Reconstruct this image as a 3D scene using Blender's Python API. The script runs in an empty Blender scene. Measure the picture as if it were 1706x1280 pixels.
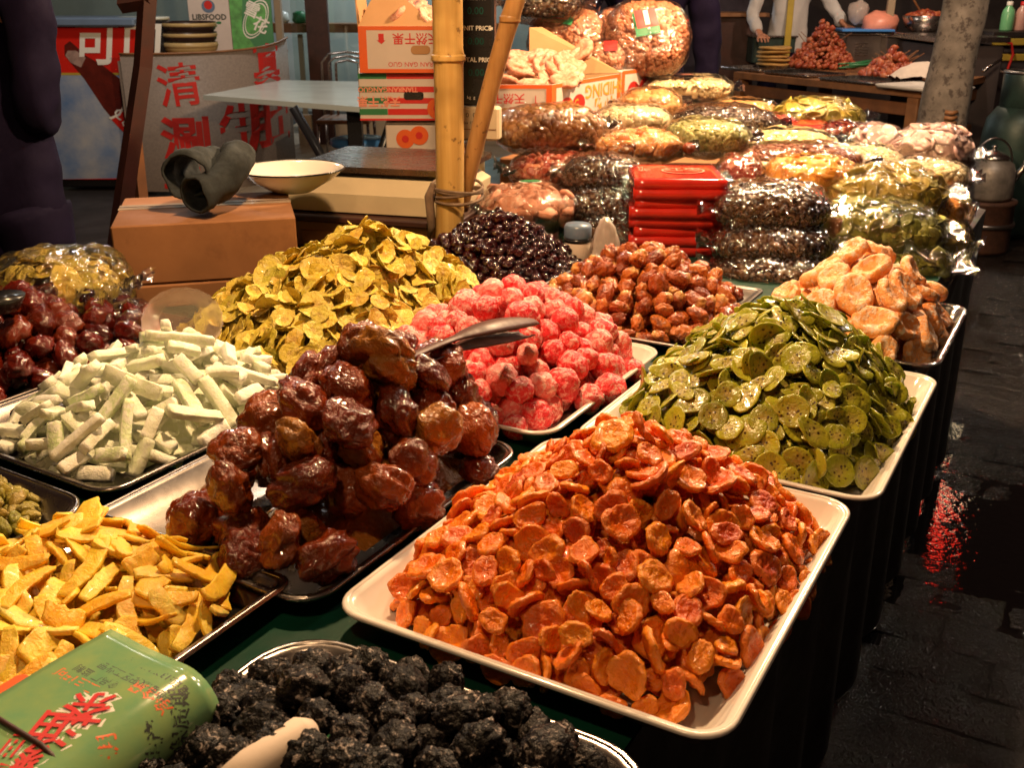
import bpy, math, random
import numpy as np
from mathutils import Vector, Quaternion, Matrix, noise
random.seed(7); np.random.seed(7)
SC = bpy.context.scene
COL = SC.collection
# ------------------------------------------------------------------ camera, world, lights, exposure
CAM_H = 1.40; PITCH = math.radians(21.2); FPX = 1700.0
cd = bpy.data.cameras.new('camera'); cam = bpy.data.objects.new('camera', cd); COL.objects.link(cam)
cam.location = (0, 0, CAM_H); cam.rotation_euler = (math.radians(90) - PITCH, 0, 0)
cd.sensor_width = 36; cd.lens = 36 * FPX / 1706; cd.clip_start = 0.05; cd.clip_end = 200
cd.dof.use_dof = True; cd.dof.focus_distance = 1.5; cd.dof.aperture_fstop = 15
SC.camera = cam
W = bpy.data.worlds.new('World'); SC.world = W; W.use_nodes = True
W.node_tree.nodes['Background'].inputs[0].default_value = (0.50, 0.24, 0.18, 1)
W.node_tree.nodes['Background'].inputs[1].default_value = 0.05
SC.view_settings.view_transform = 'Standard'; SC.view_settings.look = 'None'
SC.view_settings.gamma = 1; SC.view_settings.exposure = 0.15; SC.view_settings.use_curve_mapping = False
cy = SC.cycles
cy.use_denoising = True
cy.max_bounces = 6; cy.diffuse_bounces = 3; cy.glossy_bounces = 3; cy.transmission_bounces = 4; cy.transparent_max_bounces = 14
cy.sample_clamp_indirect = 4; cy.sample_clamp_direct = 0; cy.caustics_reflective = False; cy.caustics_refractive = False
WARM = (1.0, 0.62, 0.31)
LAMPS = [  # x, y, z, watts, radius, colour
    ('market', -0.12, 1.62, 2.12, 92, .045, WARM),
    ('market', 0.78, 3.15, 2.15, 215, .045, (1.0, .66, .36)),
    ('market', -0.35, 0.25, 2.35, 22, .045, WARM),
    ('shop', -2.2, 6.4, 2.9, 85, .10, (1.0, .90, .80)),
    ('shop', -0.9, 3.6, 2.9, 22, .08, (1.0, .80, .60)),
    ('shop', -1.2, 11.7, 2.8, 120, .10, (.90, .96, 1.0)),
    ('road', 2.35, 3.9, 2.85, 90, .05, (1.0, .80, .60)),
    ('far', 2.75, 7.5, 2.6, 95, .06, (1.0, .76, .55)),
]
for i, (k, x, y, z, w, r, c) in enumerate(LAMPS):
    ld = bpy.data.lights.new('bulb_light', 'POINT'); ld.energy = w; ld.shadow_soft_size = r; ld.color = c
    lo = bpy.data.objects.new('bulb_light', ld); lo.location = (x, y, z); COL.objects.link(lo)
# ------------------------------------------------------------------ maths of the place
AZ = math.radians(29.6)
U = Vector((math.sin(AZ), math.cos(AZ), 0)); V = Vector((math.cos(AZ), -math.sin(AZ), 0))   # along / across the stall table
def T(u, v, z=0.0): return U * u + V * v + Vector((0, 0, z))
def ray(px, py):
    x = (px - 853) / FPX; y = -(py - 640) / FPX
    return Vector((x, math.cos(PITCH) + y * math.sin(PITCH), -math.sin(PITCH) + y * math.cos(PITCH)))
def at(px, py, z):
    d = ray(px, py); t = (z - CAM_H) / d.z; return Vector((d.x * t, d.y * t, z))
def atY(px, py, Y):
    d = ray(px, py); t = Y / d.y; return Vector((d.x * t, Y, CAM_H + d.z * t))
ZT = 0.78                                    # height of the table top
# ------------------------------------------------------------------ materials
def nt(name):
    m = bpy.data.materials.new(name); m.use_nodes = True
    return m, m.node_tree, m.node_tree.nodes, m.node_tree.links, m.node_tree.nodes['Principled BSDF']
def ramp(N, stops, interp='LINEAR'):
    r = N.new('ShaderNodeValToRGB'); cr = r.color_ramp; cr.interpolation = interp
    while len(cr.elements) < len(stops): cr.elements.new(.5)
    for e, (p, c) in zip(cr.elements, stops): e.position = p; e.color = (*c, 1) if len(c) == 3 else c
    return r
def mapr(N, a, b, c, d):
    m = N.new('ShaderNodeMapRange'); m.inputs[1].default_value = a; m.inputs[2].default_value = b
    m.inputs[3].default_value = c; m.inputs[4].default_value = d; return m
def mixc(N, L, fac, a, b):
    m = N.new('ShaderNodeMix'); m.data_type = 'RGBA'
    for s, v in ((0, fac), (6, a), (7, b)):
        if isinstance(v, (float, int)): m.inputs[s].default_value = v
        elif isinstance(v, tuple): m.inputs[s].default_value = (*v, 1)
        else: L.new(v, m.inputs[s])
    return m.outputs[2]
def noisen(N, L, scale, detail=3, rough=.55, dist=0, vec=None):
    n = N.new('ShaderNodeTexNoise'); n.inputs['Scale'].default_value = scale; n.inputs['Detail'].default_value = detail
    n.inputs['Roughness'].default_value = rough; n.inputs['Distortion'].default_value = dist
    if vec is None:
        vec = N.get('objco')
        if vec is None: vec = N.new('ShaderNodeTexCoord'); vec.name = 'objco'
        vec = vec.outputs['Object']
    L.new(vec, n.inputs['Vector']); return n
def rnd(N, L):
    oi = N.new('ShaderNodeObjectInfo'); g = N.new('ShaderNodeNewGeometry'); a = N.new('ShaderNodeMath'); a.operation = 'ADD'
    L.new(oi.outputs['Random'], a.inputs[0]); L.new(g.outputs['Random Per Island'], a.inputs[1])
    f = N.new('ShaderNodeMath'); f.operation = 'FRACT'; L.new(a.outputs[0], f.inputs[0]); return f.outputs[0]
def bump(N, L, p, h, strength, dist=.002, prev=None):
    b = N.new('ShaderNodeBump'); b.inputs['Strength'].default_value = strength; b.inputs['Distance'].default_value = dist
    L.new(h, b.inputs['Height'])
    if prev: L.new(prev, b.inputs['Normal'])
    L.new(b.outputs[0], p.inputs['Normal']); return b.outputs[0]
def simple(name, col, rough=.6, var=.12, nscale=14, metal=0., b=.15, bs=120, col2=None, spec=.5, dirt=None, coat=0):
    m, t, N, L, p = nt(name)
    c2 = col2 or tuple(c * (1 - var * 2) for c in col)
    n = noisen(N, L, nscale, 5, .6)
    r = mapr(N, .35, .68, 0, 1); L.new(n.outputs[0], r.inputs[0])
    c = mixc(N, L, r.outputs[0], col, c2)
    if dirt:
        n2 = noisen(N, L, dirt[1], 6, .7); r2 = mapr(N, dirt[2], dirt[2] + .08, 0, dirt[3]); L.new(n2.outputs[0], r2.inputs[0])
        c = mixc(N, L, r2.outputs[0], c, dirt[0])
    L.new(c, p.inputs['Base Color'])
    p.inputs['Metallic'].default_value = metal
    rr = mapr(N, .3, .7, rough * .8, min(1, rough * 1.2)); L.new(n.outputs[0], rr.inputs[0]); L.new(rr.outputs[0], p.inputs['Roughness'])
    p.inputs['Specular IOR Level'].default_value = spec
    p.inputs['Coat Weight'].default_value = coat
    if b: bump(N, L, p, noisen(N, L, bs, 4).outputs[0], b, .001)
    return m
def fruit(name, cols, rough=.4, frost=None, bumps=((150, .6, .002),), sss=0., sssr=(1, .4, .15), coat=0., uvfn=None, noise_mix=None, spec=.5, rvar=.3):
    """cols: stops picked at random per piece; frost=(colour, scale, lo, hi, amount)"""
    m, t, N, L, p = nt(name)
    rp = ramp(N, [(i / max(1, len(cols) - 1), c) for i, c in enumerate(cols)]); L.new(rnd(N, L), rp.inputs[0])
    c = rp.outputs[0]
    if noise_mix:
        col, sc, lo, hi, am = noise_mix
        n = noisen(N, L, sc, 3, .5); r = mapr(N, lo, hi, 0, am); L.new(n.outputs[0], r.inputs[0]); c = mixc(N, L, r.outputs[0], c, col)
    if uvfn: c = uvfn(N, L, c)
    fr = None
    if frost:
        col, sc, lo, hi, am = frost
        n = noisen(N, L, sc, 6, .68, .6); r = mapr(N, lo, hi, 0, am); L.new(n.outputs[0], r.inputs[0]); fr = r.outputs[0]
        rs = mapr(N, 0, 1, .55, 1.25); L.new(rnd(N, L), rs.inputs[0])
        mm = N.new('ShaderNodeMath'); mm.operation = 'MULTIPLY'; mm.use_clamp = True; L.new(fr, mm.inputs[0]); L.new(rs.outputs[0], mm.inputs[1]); fr = mm.outputs[0]
        c = mixc(N, L, fr, c, col)
    L.new(c, p.inputs['Base Color'])
    rn = noisen(N, L, 90, 3); rr = mapr(N, .3, .7, rough * (1 - rvar), min(1., rough * (1 + rvar))); L.new(rn.outputs[0], rr.inputs[0])
    if fr is not None:
        mx = N.new('ShaderNodeMix'); L.new(fr, mx.inputs[0]); L.new(rr.outputs[0], mx.inputs[2]); mx.inputs[3].default_value = .85; L.new(mx.outputs[0], p.inputs['Roughness'])
    else: L.new(rr.outputs[0], p.inputs['Roughness'])
    prev = None
    for sc, st, di in bumps: prev = bump(N, L, p, noisen(N, L, sc, 4, .6, .8).outputs[0], st, di, prev)
    p.inputs['Specular IOR Level'].default_value = spec
    if sss:
        p.inputs['Subsurface Weight'].default_value = sss; p.inputs['Subsurface Radius'].default_value = sssr; p.inputs['Subsurface Scale'].default_value = .012
    p.inputs['Coat Weight'].default_value = coat; p.inputs['Coat Roughness'].default_value = .08
    return m
def film(name, tint=(.97, .96, .93), gloss=.10, rough=.07, bs=34, bst=.7):
    m, t, N, L, p = nt(name); N.remove(p); out = N['Material Output']
    tr = N.new('ShaderNodeBsdfTransparent'); tr.inputs[0].default_value = (*tint, 1)
    g = N.new('ShaderNodeBsdfGlossy'); g.inputs['Roughness'].default_value = rough; g.inputs[0].default_value = (1, 1, 1, 1)
    lw = N.new('ShaderNodeLayerWeight'); lw.inputs[0].default_value = .32
    mr = mapr(N, 0, 1, gloss, .85); L.new(lw.outputs['Fresnel'], mr.inputs[0])
    mx = N.new('ShaderNodeMixShader'); L.new(mr.outputs[0], mx.inputs[0]); L.new(tr.outputs[0], mx.inputs[1]); L.new(g.outputs[0], mx.inputs[2])
    n = noisen(N, L, bs, 3, .5, 1.2); b = N.new('ShaderNodeBump'); b.inputs['Strength'].default_value = bst; b.inputs['Distance'].default_value = .012
    L.new(n.outputs[0], b.inputs['Height']); L.new(b.outputs[0], g.inputs['Normal']); L.new(b.outputs[0], lw.inputs['Normal'])
    L.new(mx.outputs[0], out.inputs[0]); return m
def uv_rad(N, L):
    uv = N.new('ShaderNodeUVMap'); uv.uv_map = 'UVMap'
    s = N.new('ShaderNodeVectorMath'); s.operation = 'SUBTRACT'; L.new(uv.outputs[0], s.inputs[0]); s.inputs[1].default_value = (.5, .5, 0)
    ln = N.new('ShaderNodeVectorMath'); ln.operation = 'LENGTH'; L.new(s.outputs[0], ln.inputs[0])
    return uv, s, ln.outputs['Value']
def kiwi_uv(N, L, c):
    uv, s, r = uv_rad(N, L)                      # r runs 0 (centre) to .5 (edge)
    nn = noisen(N, L, 9, 2, vec=uv.outputs[0]); ad = N.new('ShaderNodeMath'); ad.operation = 'MULTIPLY_ADD'; L.new(nn.outputs[0], ad.inputs[0]); ad.inputs[1].default_value = .14; L.new(r, ad.inputs[2])
    rr = ramp(N, [(0, (.9, .9, .9)), (.16, (.75, .75, .75)), (.24, (.45, .45, .45)), (.36, (.12, .12, .12)), (1, (0, 0, 0))]); L.new(ad.outputs[0], rr.inputs[0])
    c = mixc(N, L, rr.outputs[0], c, (.40, .31, .08))
    ri = ramp(N, [(0, (0, 0, 0)), (.15, (0, 0, 0)), (.2, (1, 1, 1)), (.33, (1, 1, 1)), (.40, (0, 0, 0)), (1, (0, 0, 0))]); L.new(ad.outputs[0], ri.inputs[0])
    v = N.new('ShaderNodeTexVoronoi'); v.inputs['Scale'].default_value = 8; L.new(uv.outputs[0], v.inputs['Vector'])
    vs = mapr(N, .22, .40, 1, 0); L.new(v.outputs['Distance'], vs.inputs[0])
    m = N.new('ShaderNodeMath'); m.operation = 'MULTIPLY'; L.new(vs.outputs[0], m.inputs[0]); L.new(ri.outputs[0], m.inputs[1])
    c = mixc(N, L, m.outputs[0], c, (.05, .018, .006))
    rim = mapr(N, .455, .5, 0, .35); L.new(r, rim.inputs[0])
    return mixc(N, L, rim.outputs[0], c, (.10, .13, .01))
def chip_uv(N, L, c):
    uv, s, r = uv_rad(N, L)
    nn = noisen(N, L, 6, 3, vec=uv.outputs[0]); ad = N.new('ShaderNodeMath'); ad.operation = 'MULTIPLY_ADD'; L.new(nn.outputs[0], ad.inputs[0]); ad.inputs[1].default_value = .3; L.new(r, ad.inputs[2])
    rr = ramp(N, [(0, (.75, .75, .75)), (.20, (.5, .5, .5)), (.32, (0, 0, 0)), (1, (0, 0, 0))]); L.new(ad.outputs[0], rr.inputs[0])
    c = mixc(N, L, rr.outputs[0], c, (.36, .17, .05))
    rim = mapr(N, .42, .5, 0, .4); L.new(r, rim.inputs[0])
    return mixc(N, L, rim.outputs[0], c, (.30, .30, .05))
def apr_uv(N, L, c):
    uv, s, r = uv_rad(N, L)
    nn = noisen(N, L, 5, 3, vec=uv.outputs[0]); ad = N.new('ShaderNodeMath'); ad.operation = 'MULTIPLY_ADD'; L.new(nn.outputs[0], ad.inputs[0]); ad.inputs[1].default_value = .35; L.new(r, ad.inputs[2])
    rr = ramp(N, [(0, (.0, .0, .0)), (.40, (0, 0, 0)), (.56, (.35, .35, .35)), (1, (.4, .4, .4))]); L.new(ad.outputs[0], rr.inputs[0])
    return mixc(N, L, rr.outputs[0], c, (.98, .36, .05))
def date_uv(N, L, c):
    uv = N.new('ShaderNodeUVMap'); uv.uv_map = 'UVMap'; sx = N.new('ShaderNodeSeparateXYZ'); L.new(uv.outputs[0], sx.inputs[0])
    r = ramp(N, [(0, (0, 0, 0)), (.72, (0, 0, 0)), (.90, (.8, .8, .8)), (1, (1, 1, 1))]); L.new(sx.outputs[0], r.inputs[0])
    return mixc(N, L, r.outputs[0], c, (.78, .42, .13))
M = {}
M['apricot'] = fruit('dried_apricot_flesh', [(.84, .145, .003), (.93, .23, .005), (.97, .34, .008), (.87, .16, .004), (.54, .055, .003), (.96, .29, .007), (.74, .10, .003), (.91, .20, .004)], .34, None, ((75, .8, .006), (210, .5, .003)), sss=.28, sssr=(1, .35, .05), coat=.18, uvfn=apr_uv, noise_mix=((.66, .11, .006), 85, .52, .70, .5))
M['kiwi'] = fruit('candied_kiwi_flesh', [(.24, .27, .010), (.38, .40, .018), (.48, .47, .026), (.30, .34, .014), (.42, .40, .02), (.18, .20, .008)], .24, None, ((110, .8, .003),), sss=.1, sssr=(.5, 1, .1), coat=.5, uvfn=kiwi_uv, noise_mix=((.20, .18, .014), 45, .5, .7, .5))
M['chip'] = fruit('dried_yellow_kiwi', [(.64, .48, .04), (.76, .58, .07), (.80, .62, .12), (.58, .50, .05), (.68, .44, .05), (.50, .46, .05)], .5, ((.86, .72, .34), 70, .52, .70, .6), ((60, .9, .006), (180, .7, .003)), coat=.1, uvfn=chip_uv, noise_mix=((.40, .22, .03), 50, .56, .72, .5))
M['candy'] = fruit('red_sugared_fruit', [(.82, .020, .030), (.74, .020, .032), (.88, .035, .045), (.92, .26, .24), (.72, .012, .025)], .35, ((1.0, .62, .56), 105, .48, .60, .9), ((120, .8, .005), (260, .7, .002)))
M['date'] = fruit('dried_date_skin', [(.30, .055, .010), (.48, .11, .016), (.60, .18, .03), (.38, .075, .012), (.22, .035, .008)], .28, None, ((70, .9, .005), (210, .7, .003)), coat=.35, uvfn=date_uv, noise_mix=((.12, .018, .005), 75, .52, .66, .75))
M['cherry'] = fruit('black_cherry_skin', [(.016, .002, .002), (.034, .003, .003), (.008, .001, .001)], .10, None, ((160, .5, .003),), coat=.6)
M['ring'] = fruit('sugared_orange_flesh', [(.95, .38, .10), (.96, .46, .16), (.93, .33, .08)], .45, ((1.0, .82, .68), 80, .50, .60, .85), ((60, .9, .007), (180, .7, .003)), noise_mix=((.86, .26, .05), 30, .5, .68, .5))
M['brown'] = fruit('glazed_brown_fruit', [(.13, .014, .001), (.22, .030, .002), (.34, .070, .005), (.15, .016, .001), (.46, .19, .02), (.17, .019, .001), (.28, .046, .003)], .2, None, ((24, .6, .012), (75, .7, .009), (300, .35, .002)), coat=.7, noise_mix=((.07, .008, .002), 22, .45, .72, .6))
M['stick'] = fruit('sugared_melon', [(.80, .86, .58), (.92, .93, .76), (.66, .80, .42), (.93, .92, .76), (.95, .93, .80)], .6, ((.98, .97, .90), 95, .44, .60, .9), ((80, .5, .004), (260, .6, .002)))
M['raisin'] = fruit('green_raisin_skin', [(.30, .26, .03), (.42, .36, .05), (.36, .24, .04), (.24, .25, .03), (.52, .30, .05)], .35, None, ((180, .9, .004),), coat=.2, noise_mix=((.16, .12, .015), 200, .5, .66, .6))
M['mango'] = fruit('dried_mango_flesh', [(.96, .58, .04), (.98, .70, .08), (.98, .64, .06), (.94, .50, .03), (.97, .76, .18)], .42, ((1, .70, .22), 110, .54, .70, .5), ((70, .7, .004), (200, .5, .002)), sss=.3, sssr=(1, .5, .1), coat=.1, noise_mix=((.86, .38, .015), 26, .45, .68, .7))
M['plum'] = fruit('salted_plum_skin', [(.005, .004, .004), (.008, .006, .007), (.003, .003, .003)], .42, ((.62, .53, .50), 150, .565, .65, .8), ((60, .9, .007), (190, .8, .004)), spec=.18)
M['jujube'] = fruit('glazed_jujube_skin', [(.085, .006, .003), (.13, .011, .004), (.06, .005, .002), (.19, .026, .006)], .13, None, ((45, .6, .008), (140, .4, .003)), coat=.7)
M['persimmon'] = fruit('frosted_persimmon', [(.56, .22, .12), (.50, .18, .10), (.62, .28, .17)], .6, ((.80, .50, .38), 50, .44, .66, .8), ((120, .5, .002),))
M['white_enamel'] = simple('chipped_white_enamel', (.80, .74, .68), .16, .03, 6, 0, .05, 30, dirt=((.07, .045, .04), 26, .66, .9), coat=.4)
M['steel'] = simple('brushed_steel', (.44, .40, .38), .27, .12, 18, 1.0, .12, 60)
M['steel_dark'] = simple('dull_steel', (.28, .25, .24), .35, .15, 12, 1.0, .15, 50)
M['green_cloth'] = simple('green_oilcloth', (.004, .055, .034), .35, .2, 9, 0, .3, 40)
M['black_cloth'] = simple('black_table_skirt', (.010, .008, .008), .7, .2, 9, 0, .5, 30)
M['cardboard'] = simple('brown_cardboard', (.36, .16, .065), .8, .14, 5, 0, .3, 40, dirt=((.20, .085, .035), 7, .56, .5))
M['cardboard_in'] = simple('tan_cardboard', (.46, .25, .11), .8, .08, 5, 0, .1, 90)
M['card_white'] = simple('white_printed_card', (.66, .57, .52), .45, .05, 6, 0, .04, 60)
M['orange_print'] = simple('orange_print', (.78, .13, .022), .45, .06, 8, 0, 0)
M['red_print'] = simple('red_print', (.62, .025, .02), .45, .06, 8, 0, 0)
M['green_print'] = simple('green_print', (.03, .20, .075), .45, .06, 8, 0, 0)
M['tape'] = simple('clear_parcel_tape', (.60, .48, .38), .12, .05, 20, 0, .2, 60, coat=.5)
M['ivory'] = simple('ivory_plastic', (.66, .55, .37), .4, .06, 9, 0, .03, 60, dirt=((.12, .08, .04), 60, .68, .7))
M['black_plastic'] = simple('black_plastic', (.018, .018, .02), .25, .1, 9, 0, 0)
M['lcd'] = simple('green_display_glass', (.015, .10, .08), .12, .15, 30, 0, 0)
M['white_print'] = simple('white_print', (.8, .78, .72), .5, .04, 9, 0, 0)
M['dark_print'] = simple('dark_print', (.04, .05, .04), .5, .04, 9, 0, 0)
M['wood_dark'] = simple('dark_reddish_wood', (.065, .020, .014), .5, .25, 8, 0, .3, 40)
M['wood'] = simple('old_brown_wood', (.22, .085, .03), .55, .22, 7, 0, .3, 40)
M['wood_mid'] = simple('varnished_wood', (.30, .13, .05), .5, .2, 9, 0, .2, 40)
M['navy'] = simple('navy_cotton', (.008, .005, .022), .85, .2, 9, 0, .5, 60, spec=.12)
M['white_coat'] = simple('white_cotton', (.60, .57, .56), .85, .08, 7, 0, .5, 40)
M['skin'] = simple('skin', (.50, .22, .13), .5, .08, 20, 0, .1, 200)
M['hair'] = simple('black_hair', (.01, .008, .008), .5, .1, 60, 0, .6, 200)
M['grey_cloth'] = simple('dark_grey_cloth', (.024, .032, .038), .9, .25, 30, 0, .8, 220)
M['board_grey'] = simple('speckled_grey_board', (.24, .19, .155), .6, .1, 60, 0, .15, 150, dirt=((.14, .11, .10), 90, .58, .6))
M['white_top'] = simple('white_laminate', (.62, .68, .64), .22, .03, 5, 0, .02, 20)
M['blue_plastic'] = simple('blue_plastic', (.08, .30, .80), .25, .1, 8, 0, 0)
M['pale_wall'] = simple('pale_blue_wall', (.48, .56, .55), .7, .08, 2, 0, .1, 20)
M['dark_wall'] = simple('dark_wall', (.060, .045, .045), .8, .25, 2, 0, .2, 20)
M['tile'] = simple('beige_floor_tile', (.40, .31, .21), .4, .08, 4, 0, .05, 20)
M['bark'] = simple('grey_painted_bark', (.20, .165, .14), .85, .25, 11, 0, .9, 34, dirt=((.05, .035, .03), 24, .53, .9))
M['paint_yellow'] = simple('yellow_paint', (.50, .36, .05), .4, .1, 12, 0, .1, 50)
M['gas_green'] = simple('dark_green_painted_steel', (.030, .060, .050), .45, .3, 9, .2, .25, 30)
M['rope'] = simple('brown_twine', (.20, .13, .085), .9, .25, 30, 0, .8, 260)
M['red_shiny'] = simple('red_wrapped_packet', (.56, .022, .012), .22, .16, 8, 0, .15, 30, coat=.5)
M['red_pale'] = simple('pale_red_print', (.90, .34, .24), .4, .1, 9, 0, 0)
M['paper_white'] = simple('white_paper', (.72, .60, .50), .7, .05, 8, 0, .3, 50)
M['bluecap'] = simple('grey_blue_cap', (.14, .20, .30), .35, .08, 8, 0, 0)
M['clear_tray'] = film('clear_ribbed_plastic', (.86, .83, .80), .16, .12, 20, .15)
M['frost_old'] = film('cloudy_plastic', (.80, .74, .70), .22, .22, 20, .9)
def milky(name, col, a):
    m, t, N, L, p = nt(name); N.remove(p); tr = N.new('ShaderNodeBsdfTransparent'); df = N.new('ShaderNodeBsdfPrincipled'); df.inputs['Base Color'].default_value = (*col, 1); df.inputs['Roughness'].default_value = .15
    n = noisen(N, L, 30, 3); b = N.new('ShaderNodeBump'); b.inputs['Strength'].default_value = .5; b.inputs['Distance'].default_value = .01; L.new(n.outputs[0], b.inputs['Height']); L.new(b.outputs[0], df.inputs['Normal'])
    lw = N.new('ShaderNodeLayerWeight'); lw.inputs[0].default_value = .4; mr = mapr(N, 0, 1, a, .9); L.new(lw.outputs['Facing'], mr.inputs[0])
    mx = N.new('ShaderNodeMixShader'); L.new(mr.outputs[0], mx.inputs[0]); L.new(tr.outputs[0], mx.inputs[1]); L.new(df.outputs[0], mx.inputs[2]); L.new(mx.outputs[0], N['Material Output'].inputs[0]); return m
M['clearplastic'] = milky('milky_clear_plastic', (.72, .58, .52), .28); M['frost_plastic'] = milky('cloudy_plastic', (.66, .55, .50), .5)
M['film'] = film('cellophane_film', (.99, .985, .97), .065, .05)
M['tong'] = simple('dark_tong_steel', (.085, .032, .028), .5, .2, 30, .0, .3, 60, spec=.25)
M['film2'] = film('creased_cellophane', (.98, .97, .95), .085, .05, 42, .8)
M['packet_green'] = simple('printed_green_wrapper', (.16, .34, .17), .16, .1, 30, 0, .05, 20, col2=(.25, .38, .15), coat=.35)
M['glass_pane'] = film('window_glass', (.93, .98, .96), .08, .03, 2, .05)
# ------------------------------------------------------------------ mesh helpers
def mk(name, vs, fs, mat, smooth=False, uvs=None, mats=None, fm=None):
    me = bpy.data.meshes.new(name); me.from_pydata([tuple(v) for v in vs], [], [tuple(int(i) for i in f) for f in fs])
    if mats:
        for x in mats: me.materials.append(x)
    else: me.materials.append(mat)
    if smooth: me.polygons.foreach_set('use_smooth', [True] * len(me.polygons))
    if fm: me.polygons.foreach_set('material_index', fm)
    if uvs is not None:
        l = me.uv_layers.new(name='UVMap'); idx = np.empty(len(me.loops), dtype=np.int32); me.loops.foreach_get('vertex_index', idx)
        l.data.foreach_set('uv', np.asarray(uvs, dtype=np.float32)[idx].ravel())
    me.update(); return me
def tag(o, label=None, cat=None, group=None, kind=None):
    for k, v in (('label', label), ('category', cat), ('group', group), ('kind', kind)):
        if v: o[k] = v
    return o
def ob(name, me, parent=None, loc=(0, 0, 0), rot=None, scale=None, **k):
    o = bpy.data.objects.new(name, me); COL.objects.link(o); o.location = loc
    if rot is not None:
        if isinstance(rot, Quaternion): o.rotation_mode = 'QUATERNION'; o.rotation_quaternion = rot
        else: o.rotation_euler = rot
    if scale is not None: o.scale = scale if hasattr(scale, '__len__') else (scale,) * 3
    if parent: o.parent = parent
    return tag(o, **k)
def thing(name, loc, label, cat, group=None, rot=(0, 0, 0)):
    return ob(name, None, None, loc, rot, label=label, cat=cat, group=group)
class MB:
    """collects shapes, then links them as one mesh"""
    def __init__(s): s.v = []; s.f = []
    def add(s, vs, fs):
        k = len(s.v); s.v += [Vector(v) for v in vs]; s.f += [[i + k for i in f] for f in fs]; return s
    def box(s, c, d, rz=0, bev=.0):
        x, y, z = d[0] / 2, d[1] / 2, d[2] / 2; b = min(bev, x * .9, y * .9, z * .9)
        if b <= 0:
            vs = [(i * x, j * y, k * z) for k in (-1, 1) for j in (-1, 1) for i in (-1, 1)]
            fs = [(0, 2, 3, 1), (4, 5, 7, 6), (0, 1, 5, 4), (2, 6, 7, 3), (0, 4, 6, 2), (1, 3, 7, 5)]
        else:
            vs = []; fs = []
            ring = lambda X, Y, zz: [(X, -Y + b, zz), (X, Y - b, zz), (X - b, Y, zz), (-X + b, Y, zz), (-X, Y - b, zz), (-X, -Y + b, zz), (-X + b, -Y, zz), (X - b, -Y, zz)]
            for zz, ins in ((-z, b), (-z + b, 0), (z - b, 0), (z, b)): vs += ring(x - ins, y - ins, zz)
            for r in range(3):
                for i in range(8): fs.append((r * 8 + i, r * 8 + (i + 1) % 8, r * 8 + 8 + (i + 1) % 8, r * 8 + 8 + i))
            fs.append(tuple(range(7, -1, -1))); fs.append(tuple(range(24, 32)))
        cr, sr = math.cos(rz), math.sin(rz)
        return s.add([(c[0] + cr * a - sr * bb, c[1] + sr * a + cr * bb, c[2] + cc) for a, bb, cc in vs], fs)
    def prism(s, pts, z0, z1):
        n = len(pts); vs = [(p[0], p[1], z0) for p in pts] + [(p[0], p[1], z1) for p in pts]
        return s.add(vs, [tuple(range(n - 1, -1, -1)), tuple(range(n, 2 * n))] + [(i, (i + 1) % n, n + (i + 1) % n, n + i) for i in range(n)])
    def tube(s, path, r, n=10, caps=True, fl=1.0):
        path = [Vector(p) for p in path]; rs = r if hasattr(r, '__len__') else [r] * len(path); vs = []; fs = []
        up = None
        for i, p in enumerate(path):
            d = (path[min(i + 1, len(path) - 1)] - path[max(i - 1, 0)]).normalized()
            if up is None: up = Vector((0, 0, 1)) if abs(d.z) < .9 else Vector((0, 1, 0))
            a = d.cross(up).normalized(); b = a.cross(d).normalized(); up = b
            for k in range(n):
                t = 2 * math.pi * k / n; vs.append(p + (a * math.cos(t) + b * math.sin(t) * fl) * rs[i])
        for i in range(len(path) - 1):
            for k in range(n): fs.append((i * n + k, i * n + (k + 1) % n, (i + 1) * n + (k + 1) % n, (i + 1) * n + k))
        if caps: fs.append(tuple(range(n - 1, -1, -1))); fs.append(tuple((len(path) - 1) * n + k for k in range(n)))
        return s.add(vs, fs)
    def lathe(s, c, prof, n=32):
        vs = []; fs = []
        for r, z in prof:
            for k in range(n): t = 2 * math.pi * k / n; vs.append((c[0] + r * math.cos(t), c[1] + r * math.sin(t), c[2] + z))
        for i in range(len(prof) - 1):
            for k in range(n): fs.append((i * n + k, i * n + (k + 1) % n, (i + 1) * n + (k + 1) % n, (i + 1) * n + k))
        if prof[0][0] > 1e-4: fs.append(tuple(range(n - 1, -1, -1)))
        if prof[-1][0] > 1e-4: fs.append(tuple((len(prof) - 1) * n + k for k in range(n)))
        return s.add(vs, fs)
    def build(s, name, mat, parent=None, smooth=False, loc=None, **k):
        o0 = Vector(loc) if loc is not None else Vector((0, 0, 0))
        if parent is not None and loc is None:
            o0 = parent.location.copy()
            if parent.parent: o0 = o0 + parent.parent.location
        me = mk(name, [v - o0 for v in s.v], s.f, mat, smooth)
        return ob(name, me, parent, (0, 0, 0) if parent is not None else o0, **k)
def rrect(x0, x1, y0, y1, r, n=6):
    out = []
    for cx, cy, a0 in ((x1 - r, y1 - r, 0), (x0 + r, y1 - r, 90), (x0 + r, y0 + r, 180), (x1 - r, y0 + r, 270)):
        for i in range(n + 1): t = math.radians(a0 + 90 * i / n); out.append((cx + r * math.cos(t), cy + r * math.sin(t)))
    return out
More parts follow.
